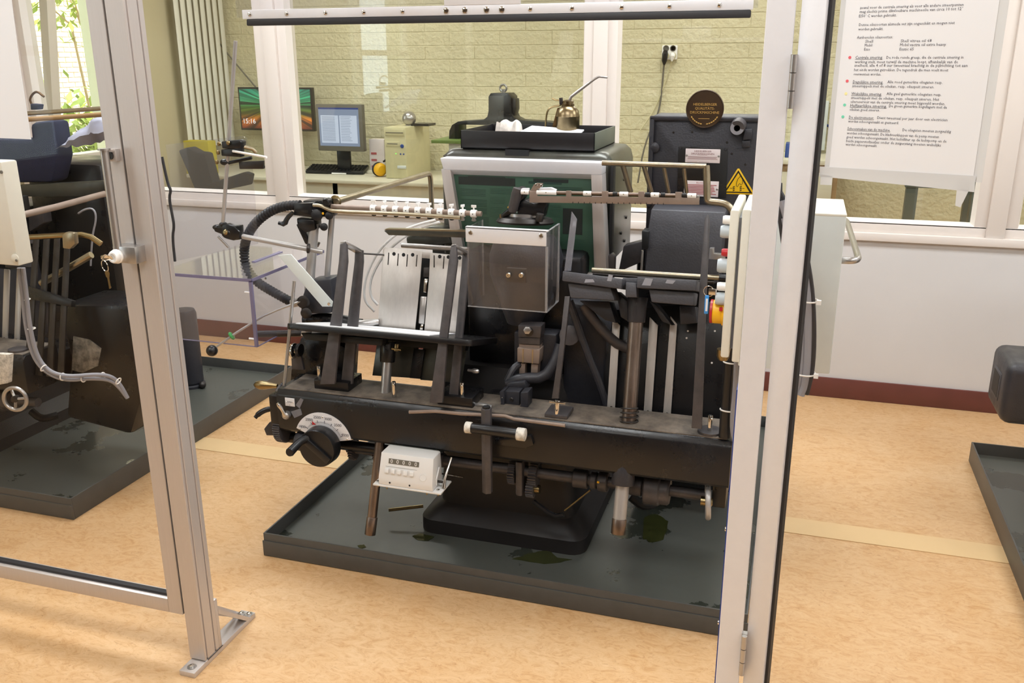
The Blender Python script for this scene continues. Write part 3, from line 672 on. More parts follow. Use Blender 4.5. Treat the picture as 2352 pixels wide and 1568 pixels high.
B().box((-2.36, 1.75, .02), (-2.31, 1.80, .15)).o('closing_block', 'alu', gd, bev=.002)
# handle bar with end bracket
h0, h1 = P(243, 345, 1.72), P(268, 580, 1.72); h1.x = h0.x = (h0.x+h1.x)/2
hb = B().cyl(V((h0.x, 1.72, h1.z)), V((h0.x, 1.72, h0.z)), .0095, n=16).o('handle_bar', 'steel', gd)
B().lathe((h0.x, 1.72, h0.z), (0, 0, 1), [(.0095, 0), (.014, 0), (.014, .004), (.0, .004)], 16).o('handle_cap', 'steel', hb)
br = P(263, 355, 1.755)
B().box((br.x-.012, 1.742, br.z-.014), (br.x+.014, 1.757, br.z+.014)).o('handle_bracket', 'alu', gd, bev=.0015)
B().box((h0.x, 1.715, h0.z-.004), (br.x+.012, 1.757, h0.z)).o('handle_arm', 'alu', gd)
B().lathe((br.x, 1.742, br.z-.001), (0, -1, 0), [(.009, 0), (.009, .004), (.006, .004), (.005, .001)], 14).o('bracket_screw', 'darksteel', gd)
# lock block
lk0, lk1 = P(258, 565, 1.715), P(318, 607, 1.715)
lb = B().box((lk0.x, 1.715, lk1.z), (lk1.x-.005, 1.757, lk0.z)).o('lock_block', 'steel', gd, bev=.0015)
lc = P(270, 588, 1.715)
B().lathe(lc, (0, -1, 0), [(.017, 0), (.0175, .004), (.0155, .006), (.0155, .012), (.0125, .018), (.009, .018), (.009, .014)], 22).o('lock_cylinder', 'whitemetal', lb)
kc = lc+V((0, -.018, 0))
ky = thing('key_ring', kc+V((0, -.01, -.06)), 'small key ring with a brass key hanging from the guard door lock', 'keys')
B().prism([kc+V((-.020, -.014, .006)), kc+V((-.008, -.014, .010)), kc+V((.002, -.004, .004)), kc+V((.002, 0, -.004)), kc+V((-.012, -.014, -.006)), kc+V((-.020, -.014, -.001))], (0, .002, 0)).o('key_in_lock', 'chrome', ky)
B().torus(kc+V((-.010, -.016, -.017)), (.35, 1, .1), .0135, .001, 28, 6).o('ring', 'chrome', ky)
kz = kc+V((-.006, -.017, -.031))
B().prism([kz+V(p) for p in ((-.006, 0, -.002), (-.003, 0, .003), (.003, 0, .003), (.006, 0, -.003), (.004, 0, -.012), (.003, 0, -.013), (.004, 0, -.034), (.006, 0, -.036), (.002, 0, -.040), (.000, 0, -.040), (-.001, 0, -.014), (-.004, 0, -.012))], (0, .002, 0)).o('brass_key', 'brass', ky)
B().lathe(P(327, 587, 1.75), (0, -1, 0), [(.004, 0), (.004, .002)], 10).o('post_screw', 'darksteel', gp)
# paper sheet on the door
B().pp([(-60, -60), (17, -60), (26, 0), (44, 140), (71, 320), (0, 317), (-60, 315)], 1.7705, .0012).o('paper_sheet', 'paper', label='blank white paper sheet taped to the left guard door pane', cat='paper')
# ================================================================ raised front guard
rg = thing('lift_guard', (-.78, 2.2, 1.68), 'raised clear front guard with aluminium edge strip and black rubber lip', 'guard')
yl = 2.2
zl, zr = P(556, 40, yl), P(1730, 18, yl)
za = (P(800, 34, yl).z + P(1500, 22, yl).z)/2
zt_, zb_ = P(1150, 10, yl).z, P(1150, 33, yl).z
x0, x1 = P(556, 30, yl).x, P(1730, 15, yl).x
B().box((x0, yl, zb_), (x1, yl+.004, zt_)).o('edge_strip', 'alu2', rg, bev=.0008)
B().box((x0-.02, yl+.0045, zb_+.004), (x1+.01, yl+.0095, 2.25)).o('pane', 'acrylic', rg)
zl_ = P(1150, 50, yl).z
rb = B().prism([V((x0+.012, yl-.002, zb_)), V((x0+.012, yl-.004, zl_)), V((x0+.012, yl+.014, zl_)), V((x0+.012, yl+.012, zb_))], (x1-x0-.016, 0, 0)).o('rubber_lip', 'rubber', rg, bev=.003)
s0 = None
for k, px in enumerate((574, 659, 748, 836, 925, 1025, 1068, 1118, 1153, 1218, 1314, 1428, 1538, 1653)):
    yy = 33-(px-574)*.0225
    c = P(px, yy, yl); big = 1018 < px < 1160
    B().lathe((c.x, yl, (zb_+zt_)/2), (0, -1, 0), [(.0075 if big else .0055, 0), (.007 if big else .005, .003), (.003, .004)], 12).o('screw', 'chrome', rg)
B().box((P(1020, 5, yl).x, yl-.001, zt_), (P(1195, 3, yl).x, yl+.004, zt_+.08)).o('mounting_plate', 'alu2', rg, bev=.001)
# ================================================================ right post and the open right door
rp = thing('guard_post', (-.055, 1.80, 0), 'aluminium guard post at the right, beside the door hinges', 'post')
B().prism([V((x, y, .0)) for x, y in slot_profile(-.081, -.031, 1.78, 1.83)], (0, 0, 2.35)).o('profile', 'alu2', rp, bev=.0015, seg=1)
B().box((-.0835, 1.785, .05), (-.0812, 1.825, .95)).o('edge_seal', 'bluedark', rp)
for py in (1270, 1508): c = PX(1659-(py-1270)*.08, py, -.083); B().lathe((-.0835, 1.80, c.z), (-1, 0, 0), [(.006, 0), (.005, .003)], 12).o('screw', 'chrome', rp)
th = math.radians(18); DU = V((math.cos(th), -math.sin(th), 0)); DN = V((-math.sin(th), -math.cos(th), 0)); HG = V((-.0215, 1.788, 0))
def D(u, n, z): return HG + DU*u + DN*n + V((0, 0, z))      # along the leaf, towards the viewer, up
def dbox(u0, u1, n0, n1, z0, z1): return B().prism([D(u0, n0, z0), D(u1, n0, z0), D(u1, n1, z0), D(u0, n1, z0)], (0, 0, z1-z0))
rd = thing('guard_door', (.3, 1.7, .12), 'open aluminium framed guard door at the right with the printed notice', 'door')
dbox(0, .044, -.045, 0, .12, 2.25).o('stile', 'alu2', rd, bev=.0012)
dbox(.0445, .0505, -.03, -.012, .16, 2.21).o('glazing_seal', 'rubber', rd)
dbox(.044, .92, -.045, 0, .12, .162).o('bottom_rail', 'alu2', rd, bev=.0012)
dbox(.044, .92, -.045, 0, 2.21, 2.25).o('top_rail', 'alu2', rd, bev=.0012)
dbox(.92, .964, -.045, 0, .12, 2.25).o('stile', 'alu2', rd, bev=.0012)
dbox(.05, .92, -.026, -.021, .16, 2.21).o('pane', 'guardglass', rd)
def plpx(x, y, n):
    d = ray(x, y); q = HG+DN*n; return EYE+d*((q-EYE).dot(DN)/d.dot(DN))
for k, (pa, pb_) in enumerate((((1821, 125), (1812, 250)), ((1697, 1455), (1690, 1545)))):
    za_ = P(*pa, 1.775).z; zb2 = P(*pb_, 1.775).z; hx = -.0262
    L = za_-zb2
    hi_ = B(); 
    for j in range(3): hi_.cyl((hx, 1.772, zb2+L*j/3+.0008), (hx, 1.772, zb2+L*(j+1)/3-.0008), .0062, n=14)
    hi_.o('hinge', 'steel', rd)
    B().box((hx-.006, 1.777, zb2), (hx+.006, 1.79, za_)).o('hinge_leaf', 'steel', rd)
# the notice in its sleeve
nt_ = thing('printed_notice', D(.2, 0, 1.4), 'laminated white notice with Dutch lubrication instructions and coloured dots', 'notice')
n0 = -.0205
def U(x, y, n): p = plpx(x, y, n); q = p-HG; return q.dot(DU), p.z
ul, zbm = U(1905, 386, n0); ur, _z = U(2235, 412, n0); zbm = (zbm+_z)/2
dbox(ul, ur, n0, n0+.0008, zbm, zbm+.335).o('paper', 'paper', nt_)
usl, usz = U(1886, 412, n0); usr, _ = U(2258, 440, n0)
dbox(usl+.004, usr-.004, n0-.0006, n0-.0001, zbm-.006, zbm+.34).o('sleeve', 'sleeve', nt_)
def tapebit(px, nm='adhesive_tape'):
    B().prism([plpx(x, y, n0+.0012) for x, y in px], DN*.0003).o(nm, 'sleeve', nt_)
tapebit([(1883, 382), (2243, 404), (2240, 415), (2238, 441), (1882, 405)])
tapebit([(1885, 400), (1912, 404), (1910, 425), (1884, 424)])
tapebit([(2200, 410), (2232, 413), (2224, 440), (2206, 476), (2194, 472)])
PR = DU; PUZ = V((0, 0, 1))
def notice_line(px, py, txt, size=.0062, bold=False):
    p = plpx(px, py, n0+.0008)
    return p
lines = [(1975, 18, 'zowel voor de centrale smering als voor alle andere smeerpunten'), (1974, 27, 'mag slechts prima dikvloeibare machineolie van circa 10 tot 12°'), (1972, 37, 'E/50° C worden gebruikt.'),
 (1972, 57, 'Dunne oliesoorten alsmede vet zijn ongeschikt en mogen niet'), (1971, 67, 'worden gebruikt.'),
 (1968, 86, 'Aanbevolen oliesoorten:'), (1987, 95, 'Shell'), (1985, 104, 'Mobil'), (1984, 113, 'Esso'), (2068, 94, 'Shell vitrea oil 68'), (2066, 103, 'Mobil vactra oil extra heavy'), (2065, 113, 'Esstic 65'),
 (2035, 132, 'De rode ronde greep, die de centrale smering in'), (1963, 142, 'werking stelt, moet terwijl de machine loopt, afhankelijk van de'), (1962, 150, 'snelheid, alle 4 of 8 uur tweemaal krachtig in de pijlrichting tot aan'), (1961, 160, 'het einde worden getrokken. De tegendruk die men voelt moet'), (1960, 170, 'overwonnen worden.'),
 (2038, 188, 'Alle rood gemerkte oliegaten resp.'), (1957, 197, 'smeernippels met de oliekan, resp. oliespuit smeren.'),
 (2036, 215, 'Alle geel gemerkte oliegaten resp.'), (1954, 224, 'smeernippels met de oliekan, resp. oliespuit smeren. Het'), (1953, 233, 'oliereservoir van de centrale smering moet bijgevuld worden.'),
 (2041, 243, 'De groen gemerkte kogellagers met de'), (1951, 251, 'oliekan goed smeren.'),
 (2014, 270, 'Dient tweemaal per jaar door een electricien'), (1948, 278, 'worden schoongemaakt en gesmeerd.'),
 (2072, 298, 'De oliegaten moeten zorgvuldig'), (1945, 305, 'worden schoongemaakt. De bladveerkleppen van de pomp moeten'), (1944, 314, 'goed worden schoongemaakt. Het luchtfilter op de luchtpomp en de'), (1943, 323, 'beide papierstofzeefjes onder de zuigerstang moeten wekelijks'), (1942, 331, 'worden schoongemaakt.')]
tb = B()
def add_text(tb, txt, at, size, width=None):
    cu = bpy.data.curves.new('lettering', 'FONT'); cu.body = txt; cu.size = size; cu.resolution_u = 1
    t = bpy.data.objects.new('lettering', cu); COL.objects.link(t); me = bpy.data.meshes.new_from_object(t)
    k = 1
    if width: k = width/max(1e-6, max(q.co.x for q in me.vertices))
    tb.add([at + DU*q.co.x*k + PUZ*q.co.y for q in me.vertices], [tuple(p.vertices) for p in me.polygons])
    bpy.data.objects.remove(t); bpy.data.meshes.remove(me); bpy.data.curves.remove(cu)
for px, py, tx in lines: add_text(tb, tx, plpx(px, py+3, n0+.0012), .0068, len(tx)*.00262)
tb.o('printed_text', 'ink', nt_, kind='stuff')
hd = B()
for px, py, tx, wpx in ((1964, 132, 'Centrale smering.', 0), (1958, 188, 'Dagelijkse smering.', 0), (1955, 215, 'Wekelijkse smering.', 0), (1952, 242, 'Halfjaarlijkse smering.', 0), (1949, 269, 'De electromotor.', 0), (1946, 295, 'Schoonmaken van de machine.', 0)):
    at = plpx(px, py+3, n0+.0012); wd = len(tx)*.00275; add_text(hd, tx, at, .0072, wd)
    q = at-PUZ*.0012; hd.add([q, q+DU*wd, q+DU*wd+PUZ*.0005, q+PUZ*.0005], [(0, 1, 2, 3)])
hd.o('printed_headings', 'ink', nt_, kind='stuff')
mat('dotred', 'e0606c', .7); mat('dotyellow', 'f0e6a0', .7); mat('dotgreen', '6fd0b0', .7)
for px, py, c in ((1952, 132, 'dotred'), (1946, 186, 'dotred'), (1943, 215, 'dotyellow'), (1940, 241, 'dotgreen'), (1936, 268, 'dotgreen')):
    B().lathe(plpx(px, py, n0+.0008), DN, [(.0026, 0), (.0026, .0004)], 14).o('coloured_dot', c, nt_)
# ================================================================ control cabinet on the right of the press
cc = thing('control_cabinet', (-.02, 2.33, .87), 'beige control cabinet with push buttons and a yellow and red main switch', 'control cabinet')
dxa, dxb, fxa, fxb = [P(q, 600, 2.2).x for q in (1670, 1690, 1697, 1716)]
CX0, CX1, CY0, CY1, CZ0, CZ1 = fxb-.004, .113, 2.2, 2.44, .868, 1.25
B().box((CX0, CY0, CZ0-.006), (CX1, CY1, CZ1)).o('case', 'boxgrey', cc, bev=.004)
B().box((CX0-.001, CY0-.001, CZ1-.004), (CX1+.001, CY1+.001, CZ1+.002)).o('lid', 'beige', cc, bev=.002)
B().box((fxa, CY0-.004, .872), (fxb, CY1+.01, CZ1+.004)).o('flange', 'beige', cc, bev=.004)
dr = B().box((dxa, CY0-.006, .882), (dxb, CY1+.02, CZ1+.002)).o('panel_door', 'beige', cc, bev=.005)
B().box((dxb-.001, CY0+.02, .90), (fxa+.001, CY1-.02, CZ1-.02)).o('door_gasket', 'cable', cc)
def btn(px, py, r, L, col, nm, y=2.25):
    c = P(px, py, y); B().lathe((dxa, y, c.z), (-1, 0, 0), [(r, 0), (r, L*.75), (r*.85, L), (r*.3, L)], 20).o(nm, col, dr)
btn(1672, 505, .011, .020, 'white', 'push_button'); btn(1672, 532, .016, .024, 'greyplastic', 'rotary_switch')
btn(1668, 580, .010, .018, 'red', 'red_button'); btn(1664, 610, .018, .026, 'greyplastic', 'rotary_switch'); btn(1661, 658, .011, .022, 'whitemetal', 'key_switch', 2.23); btn(1661, 686, .016, .024, 'greyplastic', 'rotary_switch', 2.23)
ms = P(1650, 718, 2.24)
sw = B().lathe((dxa, 2.25, ms.z), (-1, 0, 0), [(.034, 0), (.034, .006), (.030, .007), (.030, .028), (.028, .030)], 24).o('main_switch', 'yellow', cc)
B().lathe((dxa-.030, 2.25, ms.z), (-1, 0, 0), [(.030, 0), (.030, .006), (.02, .007)], 24).o('switch_knob', 'red', sw)
B().box((dxa-.012, 2.213, ms.z+.012), (dxa-.004, 2.222, ms.z+.02)).o('switch_pointer', 'red', sw)
kx = V((dxa-.045, 2.23, P(1640, 700, 2.23).z))
kt = thing('key_tag', kx, 'blue plastic key tag hanging from the control cabinet key', 'key tag')
B().box(kx+V((-.004, -.012, -.022)), kx+V((.006, -.008, .026))).o('tag', 'blue', kt, bev=.0035)
B().box(kx+V((-.001, -.0135, -.014)), kx+V((.004, -.0115, .018))).o('tag_paper', 'paper', kt)
B().torus(kx+V((.004, -.008, .036)), (.2, 1, 0), .013, .001, 24, 6).o('ring', 'chrome', kt)
B().box(kx+V((.004, -.012, .028)), kx+V((.024, -.010, .044))).o('key', 'chrome', kt, bev=.003)
# the cabinet's carrying pole, gland and cables
B().cyl((-.136, 2.42, .575), (-.136, 2.42, .868), .017, n=18).o('mounting_pole', 'blackplastic', cc)
B().lathe((-.150, 2.33, .862), (0, 0, -1), [(.017, 0), (.017, .02), (.012, .03)], 16).o('cable_gland', 'brass', cc)
for z in (.80, .66): B().torus((-.130, 2.415, z), (0, .1, 1), .023, .0022, 22, 6).o('cable_tie', 'tie', cc)
B().tube([(-.12, 2.39, .87), (-.115, 2.39, .75), (-.118, 2.395, .62), (-.105, 2.4, .57)], .007, 10, 2).o('supply_cable', 'cable', cc)
# carrying handle on the far side
B().tube([V((.10, PX(1945, 506, .160).y, PX(1945, 506, .160).z)), PX(1944, 502, .160), PX(1950, 524, .160), PX(1968, 580, .160), PX(1973, 600, .160), V((.10, PX(1972, 600, .160).y, PX(1972, 600, .160).z))], .0085, 12, 2).o('carrying_handle', 'steel', cc)
# cable loop hanging in front
def PC(x, y): return P(x, y, 2.1)
lp = cc
B().tube([PC(1800, 500), PC(1812, 560), PC(1838, 650), PC(1842, 800), PC(1835, 880), PC(1825, 903)], .0085, 10, 2).o('cable_strand', 'cable', lp)
B().tube([PC(1795, 460), PC(1825, 560), PC(1856, 650), PC(1856, 800), PC(1850, 880), PC(1838, 906)], .0105, 10, 2).o('cable_strand', 'cable', lp)
B().tube([PC(1790, 440), PC(1840, 530), PC(1864, 650), PC(1870, 760), PC(1866, 850), PC(1852, 905)], .0065, 10, 2).o('cable_strand', 'cabledark', lp)
B().tube([PC(1790, 420), PC(1790, 470), PC(1795, 520), PC(1822, 700), PC(1824, 860), PC(1822, 890)], .007, 10, 2).o('cable_strand', 'cabledark', lp)
for px, py in ((1852, 688), (1846, 855)):
    c = PC(px, py); B().torus(c, (.05, 0, 1), .026, .002, 24, 6).o('cable_tie', 'tie', lp); B().box(c+V((.022, -.022, -.005)), c+V((.032, -.014, .005))).o('tie_head', 'tie', lp)
# ================================================================ the printing press
PRS = thing('printing_press', (-.85, 2.9, .035), 'black platen printing press in the open guard, with speed dial and counter', 'printing press')
def part(b, name, m, bev=0, parent=None, **k): return b.o(name, m, parent or PRS, bev=bev, **k)
# ---- pedestal
def loft(rings):
    b = B(); vs = []; n = len(rings[0])
    for r in rings: vs += r
    fs = [(i*n+k, i*n+(k+1) % n, (i+1)*n+(k+1) % n, (i+1)*n+k) for i in range(len(rings)-1) for k in range(n)]
    fs += [tuple(range(n-1, -1, -1)), tuple((len(rings)-1)*n+k for k in range(n))]; return b.add(vs, fs)
def rrect(x0, x1, y0, y1, z, r=.04, n=4):
    pts = []
    for cx, cy, a0 in ((x1-r, y1-r, 0), (x0+r, y1-r, 90), (x0+r, y0+r, 180), (x1-r, y0+r, 270)):
        for k in range(n+1): a = math.radians(a0+90*k/n); pts.append(V((cx+r*math.cos(a), cy+r*math.sin(a), z)))
    return pts
fl_ = PZ(960, 1210, .035); fr_ = PZ(1335, 1265, .035)
xa, xb, ya = PZ(955, 1212, .06).x, PZ(1345, 1255, .06).x, PZ(1150, 1240, .05).y
part(loft([rrect(xa, xb, ya, 3.3, .035, .05), rrect(xa, xb, ya, 3.3, .085, .05), rrect(xa+.02, xb-.02, ya+.02, 3.27, .105, .05), rrect(xa+.055, xb-.05, ya+.05, 3.25, .135, .05), rrect(xa+.07, xb-.07, ya+.06, 3.22, .42, .05), rrect(xa+.03, xb-.05, ya+.12, 3.25, .62, .05)]), 'pedestal', 'pedestal')
# ---- main body behind the beam
m0, m1 = P(1072, 720, 2.72), P(1300, 720, 2.72)
part(B().box((m0.x, 2.72, .45), (m1.x+.05, 3.25, 1.0)), 'machine_body', 'black', .02)
part(B().pp([(1295, 690), (1345, 700), (1395, 745), (1400, 900), (1380, 985), (1290, 985), (1290, 800)], 2.66, .3), 'side_casting', 'blackcast', .02)
part(B().box((m0.x-.22, 2.95, .12), (m0.x+.02, 3.3, 1.02)), 'rear_frame', 'black', .02)
part(B().box((-.50, 2.98, .12), (-.12, 3.35, 1.0)), 'rear_frame', 'black', .02)
part(B().tube([P(1340, 700, 2.62), P(1372, 745, 2.62), P(1410, 785, 2.62), P(1440, 800, 2.65)], .016, 12, 1), 'bent_pipe', 'iron')
part(B().tube([P(1308, 690, 2.6), P(1345, 800, 2.6), P(1385, 900, 2.6), P(1400, 960, 2.6)], .012, 10, 1), 'diagonal_brace', 'blackcast')
part(B().box(P(1180, 760, 2.63), P(1290, 860, 2.70)), 'gear_cover', 'blackcast', .008)
part(B().cyl(P(1308, 770, 2.6), P(1308, 770, 2.66), .032), 'bearing_cap', 'iron', .003)
# ---- front beam
zt_b, zb_b, yb0, yb1 = .562, .424, 2.40, 2.565
bx0, bx1 = P(645, 950, yb0).x-.012, P(1678, 1060, yb0).x
xs0 = P(620, 950, yb0).x
part(B().prism([V((bx0, yb0, zb_b+.01)), V((bx0, yb0+.006, zb_b)), V((bx0, yb1, zb_b)), V((bx0, yb1, zt_b+.006)), V((bx0, yb0+.014, zt_b+.006)), V((bx0, yb0+.004, zt_b-.006)), V((bx0, yb0, zt_b-.014))], (bx1-bx0, 0, 0)), 'front_beam', 'black', .002)
part(B().box((xs0, yb0+.001, zb_b+.01), (bx0+.005, yb1-.02, zt_b-.016)), 'beam_end_block', 'black', .003)
part(B().box((bx0+.02, yb0+.016, zt_b+.004), (bx1-.015, yb1-.005, zt_b+.010)), 'beam_top_plate', 'dust', .002)
# ---- speed dial
dc = P(743, 1016, yb0-.004)
sp = B(); ro, ri = .104, .05; seg = 24; a0, a1 = math.radians(12), math.radians(158)
pts = [V((dc.x+ro*math.cos(a0+(a1-a0)*k/seg), yb0-.004, dc.z+ro*math.sin(a0+(a1-a0)*k/seg))) for k in range(seg+1)]
pts += [V((dc.x+ri*math.cos(a1-(a1-a0)*k/seg), yb0-.004, dc.z+ri*math.sin(a1-(a1-a0)*k/seg))) for k in range(seg+1)]
dp_ = part(sp.prism(pts, (0, .003, 0)), 'speed_scale', 'alu2', .0006)
for tx, ang in (('1800', 148), ('2000', 122), ('2500', 101), ('3000', 75), ('3500', 50), ('4000', 24)):
    a = math.radians(ang); rr = .088; c = V((dc.x+rr*math.cos(a), yb0-.0042, dc.z+rr*math.sin(a)))
    write('scale_number', tx, c-V((0, 0, .004)), (1, 0, 0), (0, 0, 1), .0138, 'ink', dp_, 'CENTER')
tk = B()
for k in range(31):
    a = math.radians(142-k*118/30); big = k % 5 == 0; r0_, r1_ = .068, .078 if big else .073; d = V((math.cos(a), 0, math.sin(a))); s_ = V((-math.sin(a), 0, math.cos(a)))*(.001 if big else .0005)
    tk.prism([V((dc.x, yb0-.0046, dc.z))+d*r0_-s_, V((dc.x, yb0-.0046, dc.z))+d*r1_-s_, V((dc.x, yb0-.0046, dc.z))+d*r1_+s_, V((dc.x, yb0-.0046, dc.z))+d*r0_+s_], (0, .0004, 0))
tk.o('scale_ticks', 'ink', dp_)
a = math.radians(117); d = V((math.cos(a), 0, math.sin(a))); q = V((dc.x, yb0-.0052, dc.z))
B().prism([q+d*.066+V((-.006, 0, 0)), q+d*.080, q+d*.066+V((.008, 0, .002))], (0, .0006, 0)).o('red_pointer', 'red', dp_)
for ang, r in ((88, .090), (15, .090), (155, .092)): a = math.radians(ang); screw(V((dc.x+r*math.cos(a), yb0-.004, dc.z+r*math.sin(a))), (0, -1, 0), .003, dp_)
kn = part(B().lathe((dc.x-.001, yb0-.005, dc.z-.004), (0, -1, 0), [(.064, 0), (.066, .004), (.064, .040), (.062, .044), (.0, .044)], 40), 'speed_knob', 'blackplastic')
yk = yb0-.049
ka = math.radians(-38); kd = V((math.cos(ka), 0, math.sin(ka))); ks = V((-kd.z, 0, kd.x))
B().obox((dc.x-.001, yk-.004, dc.z-.004), kd*.058, ks*.012, V((0, .006, 0))).o('knob_bar', 'blackplastic', kn, bev=.003)
B().lathe((dc.x-.001, yk-.009, dc.z), (0, -1, 0), [(.006, 0), (.006, .001), (.003, .001), (.003, -.001)], 12).o('knob_screw', 'darksteel', kn)
g0 = V((dc.x, yk, dc.z))-kd*.046
B().tube([g0+V((.004, .004, 0)), g0+V((-.010, -.02, -.004)), g0+V((-.016, -.075, -.018)), g0+V((-.016, -.079, -.018))], [.0125, .0125, .0145, .012], 18).o('knob_grip', 'blackplastic', kn)
# ---- OPEN plate and wing lever
o0, o1 = P(654, 913, yb0-.003), P(677, 934, yb0-.003)
op = part(B().box((o0.x, yb0-.003, o1.z), (o1.x, yb0, o0.z)), 'open_plate', 'alu2', .0006)
write('open_text', 'OPEN', V(((o0.x+o1.x)/2, yb0-.0032, (o0.z+o1.z)/2-.002)), (1, 0, 0), (0, 0, 1), .0078, 'ink', op, 'CENTER')
B().prism([V(((o0.x+o1.x)/2-.001, yb0-.0036, o1.z+.003)), V(((o0.x+o1.x)/2+.001, yb0-.0036, o1.z+.003)), V(((o0.x+o1.x)/2, yb0-.0036, o1.z+.007))], (0, .0004, 0)).o('arrow_mark', 'ink', op)
for x in (o0.x+.004, o1.x-.004): screw(V((x, yb0-.003, (o0.z+o1.z)/2)), (0, -1, 0), .0018, op)
c = P(661, 951, yb0)
wl_ = part(B().lathe((c.x, yb0, c.z), (0, -1, 0), [(.013, 0), (.014, .006), (.013, .016), (.009, .020)], 20), 'valve_knob', 'steel')
B().tube([V((c.x, yb0-.014, c.z)), P(648, 940, yb0-.018), P(640, 930, yb0-.022), P(637, 925, yb0-.024)], [.008, .006, .0065, .004], 12, 1).o('wing_handle', 'chrome', wl_)
B().pp([(668, 945), (690, 938), (694, 952), (676, 960)], yb0-.0012, .001).o('tape_residue', 'smoke', PRS)
B().pp([(679, 930), (690, 914), (697, 918), (688, 938)], yb0-.0012, .001).o('tape_residue', 'smoke', PRS)
# ---- left-hand gear, levers, brass crank
gx = P(632, 1018, 2.46)
part(B().gear((xs0+.018, 2.455, .422), (1, 0, 0), .060, .026, 46, .004), 'spur_gear', 'iron')
part(B().cyl((xs0-.018, 2.455, .438), (xs0+.012, 2.455, .438), .018, n=18), 'gear_hub', 'black', .002)
part(B().pp([(629, 966), (638, 980), (632, 1000), (612, 1000), (606, 985), (618, 970)], 2.42, .012), 'gear_bracket', 'blackcast', .002)
part(B().tube([P(628, 938, 2.44), P(612, 940, 2.43), P(596, 948, 2.42), P(586, 959, 2.41)], [.008, .0095, .0095, .007], 12, 2), 'curved_lever', 'black')
part(B().cyl((xs0+.0, 2.47, .37), (-1.05, 2.47, .37), .018, n=16), 'lower_shaft', 'black')
part(B().lathe((xs0+.085, 2.42, .388), (1, 0, 0), [(.03, 0), (.034, .01), (.034, .04), (.025, .05)], 20), 'shaft_collar', 'blackcast')
cr0 = P(648, 888, 2.5)
ck = part(B().cyl(P(645, 888, 2.52), P(656, 893, 2.52), .018, n=18), 'crank_boss', 'black', .002)
B().tube([P(644, 888, 2.51), P(634, 905, 2.47)], [.009, .008], 10).o('crank_arm', 'iron', ck)
p0, p1 = P(637, 886, 2.51), P(584, 883, 2.51); ax = (p1-p0); L = ax.length
B().lathe(p0, ax, [(.006, 0), (.008, L*.1), (.010, L*.25), (.0155, L*.6), (.0155, L*.75), (.011, L*.92), (.004, L)], 18).o('crank_handle', 'brass', ck)
part(B().cyl(P(651, 905, 2.44), P(676, 645, 2.50), .0055, n=10), 'vertical_link_rod', 'steel')
part(B().cyl(P(583, 767, 2.55), P(700, 765, 2.62), .012, n=12), 'paint_tube', 'darksteel')
part(B().pp([(690, 775), (740, 770), (795, 800), (790, 890), (665, 892), (668, 850)], 2.56, .10), 'feeder_bracket', 'black', .006)
part(B().lathe(P(672, 805, 2.5), (1, 0, 0), [(.024, 0), (.026, .004), (.026, .008), (.020, .012), (.010, .012), (.010, .03)], 22), 'adjusting_wheel', 'chrome')
part(B().lathe(P(684, 803, 2.5), (1, 0, 0), [(.021, 0), (.023, .006), (.021, .012)], 20), 'wheel_disc', 'blackplastic')
part(B().pp([(668, 812), (690, 815), (698, 850), (670, 848)], 2.505, .012), 'wheel_bracket', 'iron', .002)
tg = part(B().pp([(692, 760), (715, 762), (714, 773), (691, 771)], 2.50, .003), 'small_label_plate', 'alu2', .0006)
# ---- feed table, its rod and pile plates (all lean back 15 degrees)
def lrod(name, xpx, ypx0, ypx1, v, r, m, parent=None, n=18):
    a = PL(xpx, ypx0, v); X = a.x
    d = ray(xpx, ypx1); b = None
    # same X, on the same leaning plane, height of the second pixel row
    lo, hi = -1.5, 1.5
    for _ in range(50):
        t = (lo+hi)/2; q = a+LW*t
        w_ = q-EYE; yy = CY-FPX*w_.dot(UP)/w_.dot(FW)
        if yy > ypx1: lo = t
        else: hi = t
    return part(B().cyl(a, a+LW*t, r, n=n), name, m, parent=parent)
vr = .115
part(B().cyl(PL(884, 905, vr), PL(851, 1224, vr), .0155, n=18), 'feed_lift_rod', 'rodsteel')
part(B().cyl(PL(884, 912, vr), PL(892, 800, vr), .0158, n=18), 'feed_lift_rod_top', 'steel')
a = PL(851, 1190, vr); part(B().cyl(PL(855, 1186, vr), PL(850, 1227, vr), .0180, n=18), 'rod_end_sleeve', 'rodsteel', .001)
a = PL(892, 792, vr); part(B().cyl(a-LW*.055, a+LW*.012, .024, .026, n=20), 'table_socket', 'black', .002)
ft0, ft1 = PL(655, 742, 0), PL(1083, 781, 0); zt0 = (ft0.dot(LW)+ft1.dot(LW))/2
def LP(x, wv, v): return V((x, 0, 0)) + LW*wv + LN*((LO.dot(LN))+v)        # table coordinates: across, up along the lean, back
th_ = .019
def table(xa, xb, wv, depth, th, r=.02):
    pts = []
    for cx, cv, a0 in ((xb-r, depth-r, 0), (xa+r, depth-r, 90), (xa+r, r, 180), (xb-r, r, 270)):
        for k in range(6): a = math.radians(a0+90*k/5); pts.append(LP(cx+r*math.cos(a), wv, cv+r*math.sin(a)))
    return B().prism(pts, -LW*th)
ftb = part(table(ft0.x, ft1.x, zt0, .27, th_), 'feed_table', 'black', .002)
part(B().cyl(PL(912, 790, .09), PL(910, 806, .09), .008), 'table_clamp_screw', 'brass')
part(B().cyl(PL(900, 800, .085), PL(922, 803, .085), .004, n=10), 'clamp_tommy_bar', 'brass')
sh = B().prism([LP(PL(675, 740, 0).x, zt0+.0005, .012), LP(PL(985, 770, 0).x, zt0+.0005, .004), LP(PL(985, 770, 0).x, zt0+.0005, .23), LP(PL(675, 740, 0).x, zt0+.0005, .23)], LW*.003)
sh.o('paper_stack', 'paper', label='thin stack of white paper on the feed table of the press', cat='paper')
vp = .245
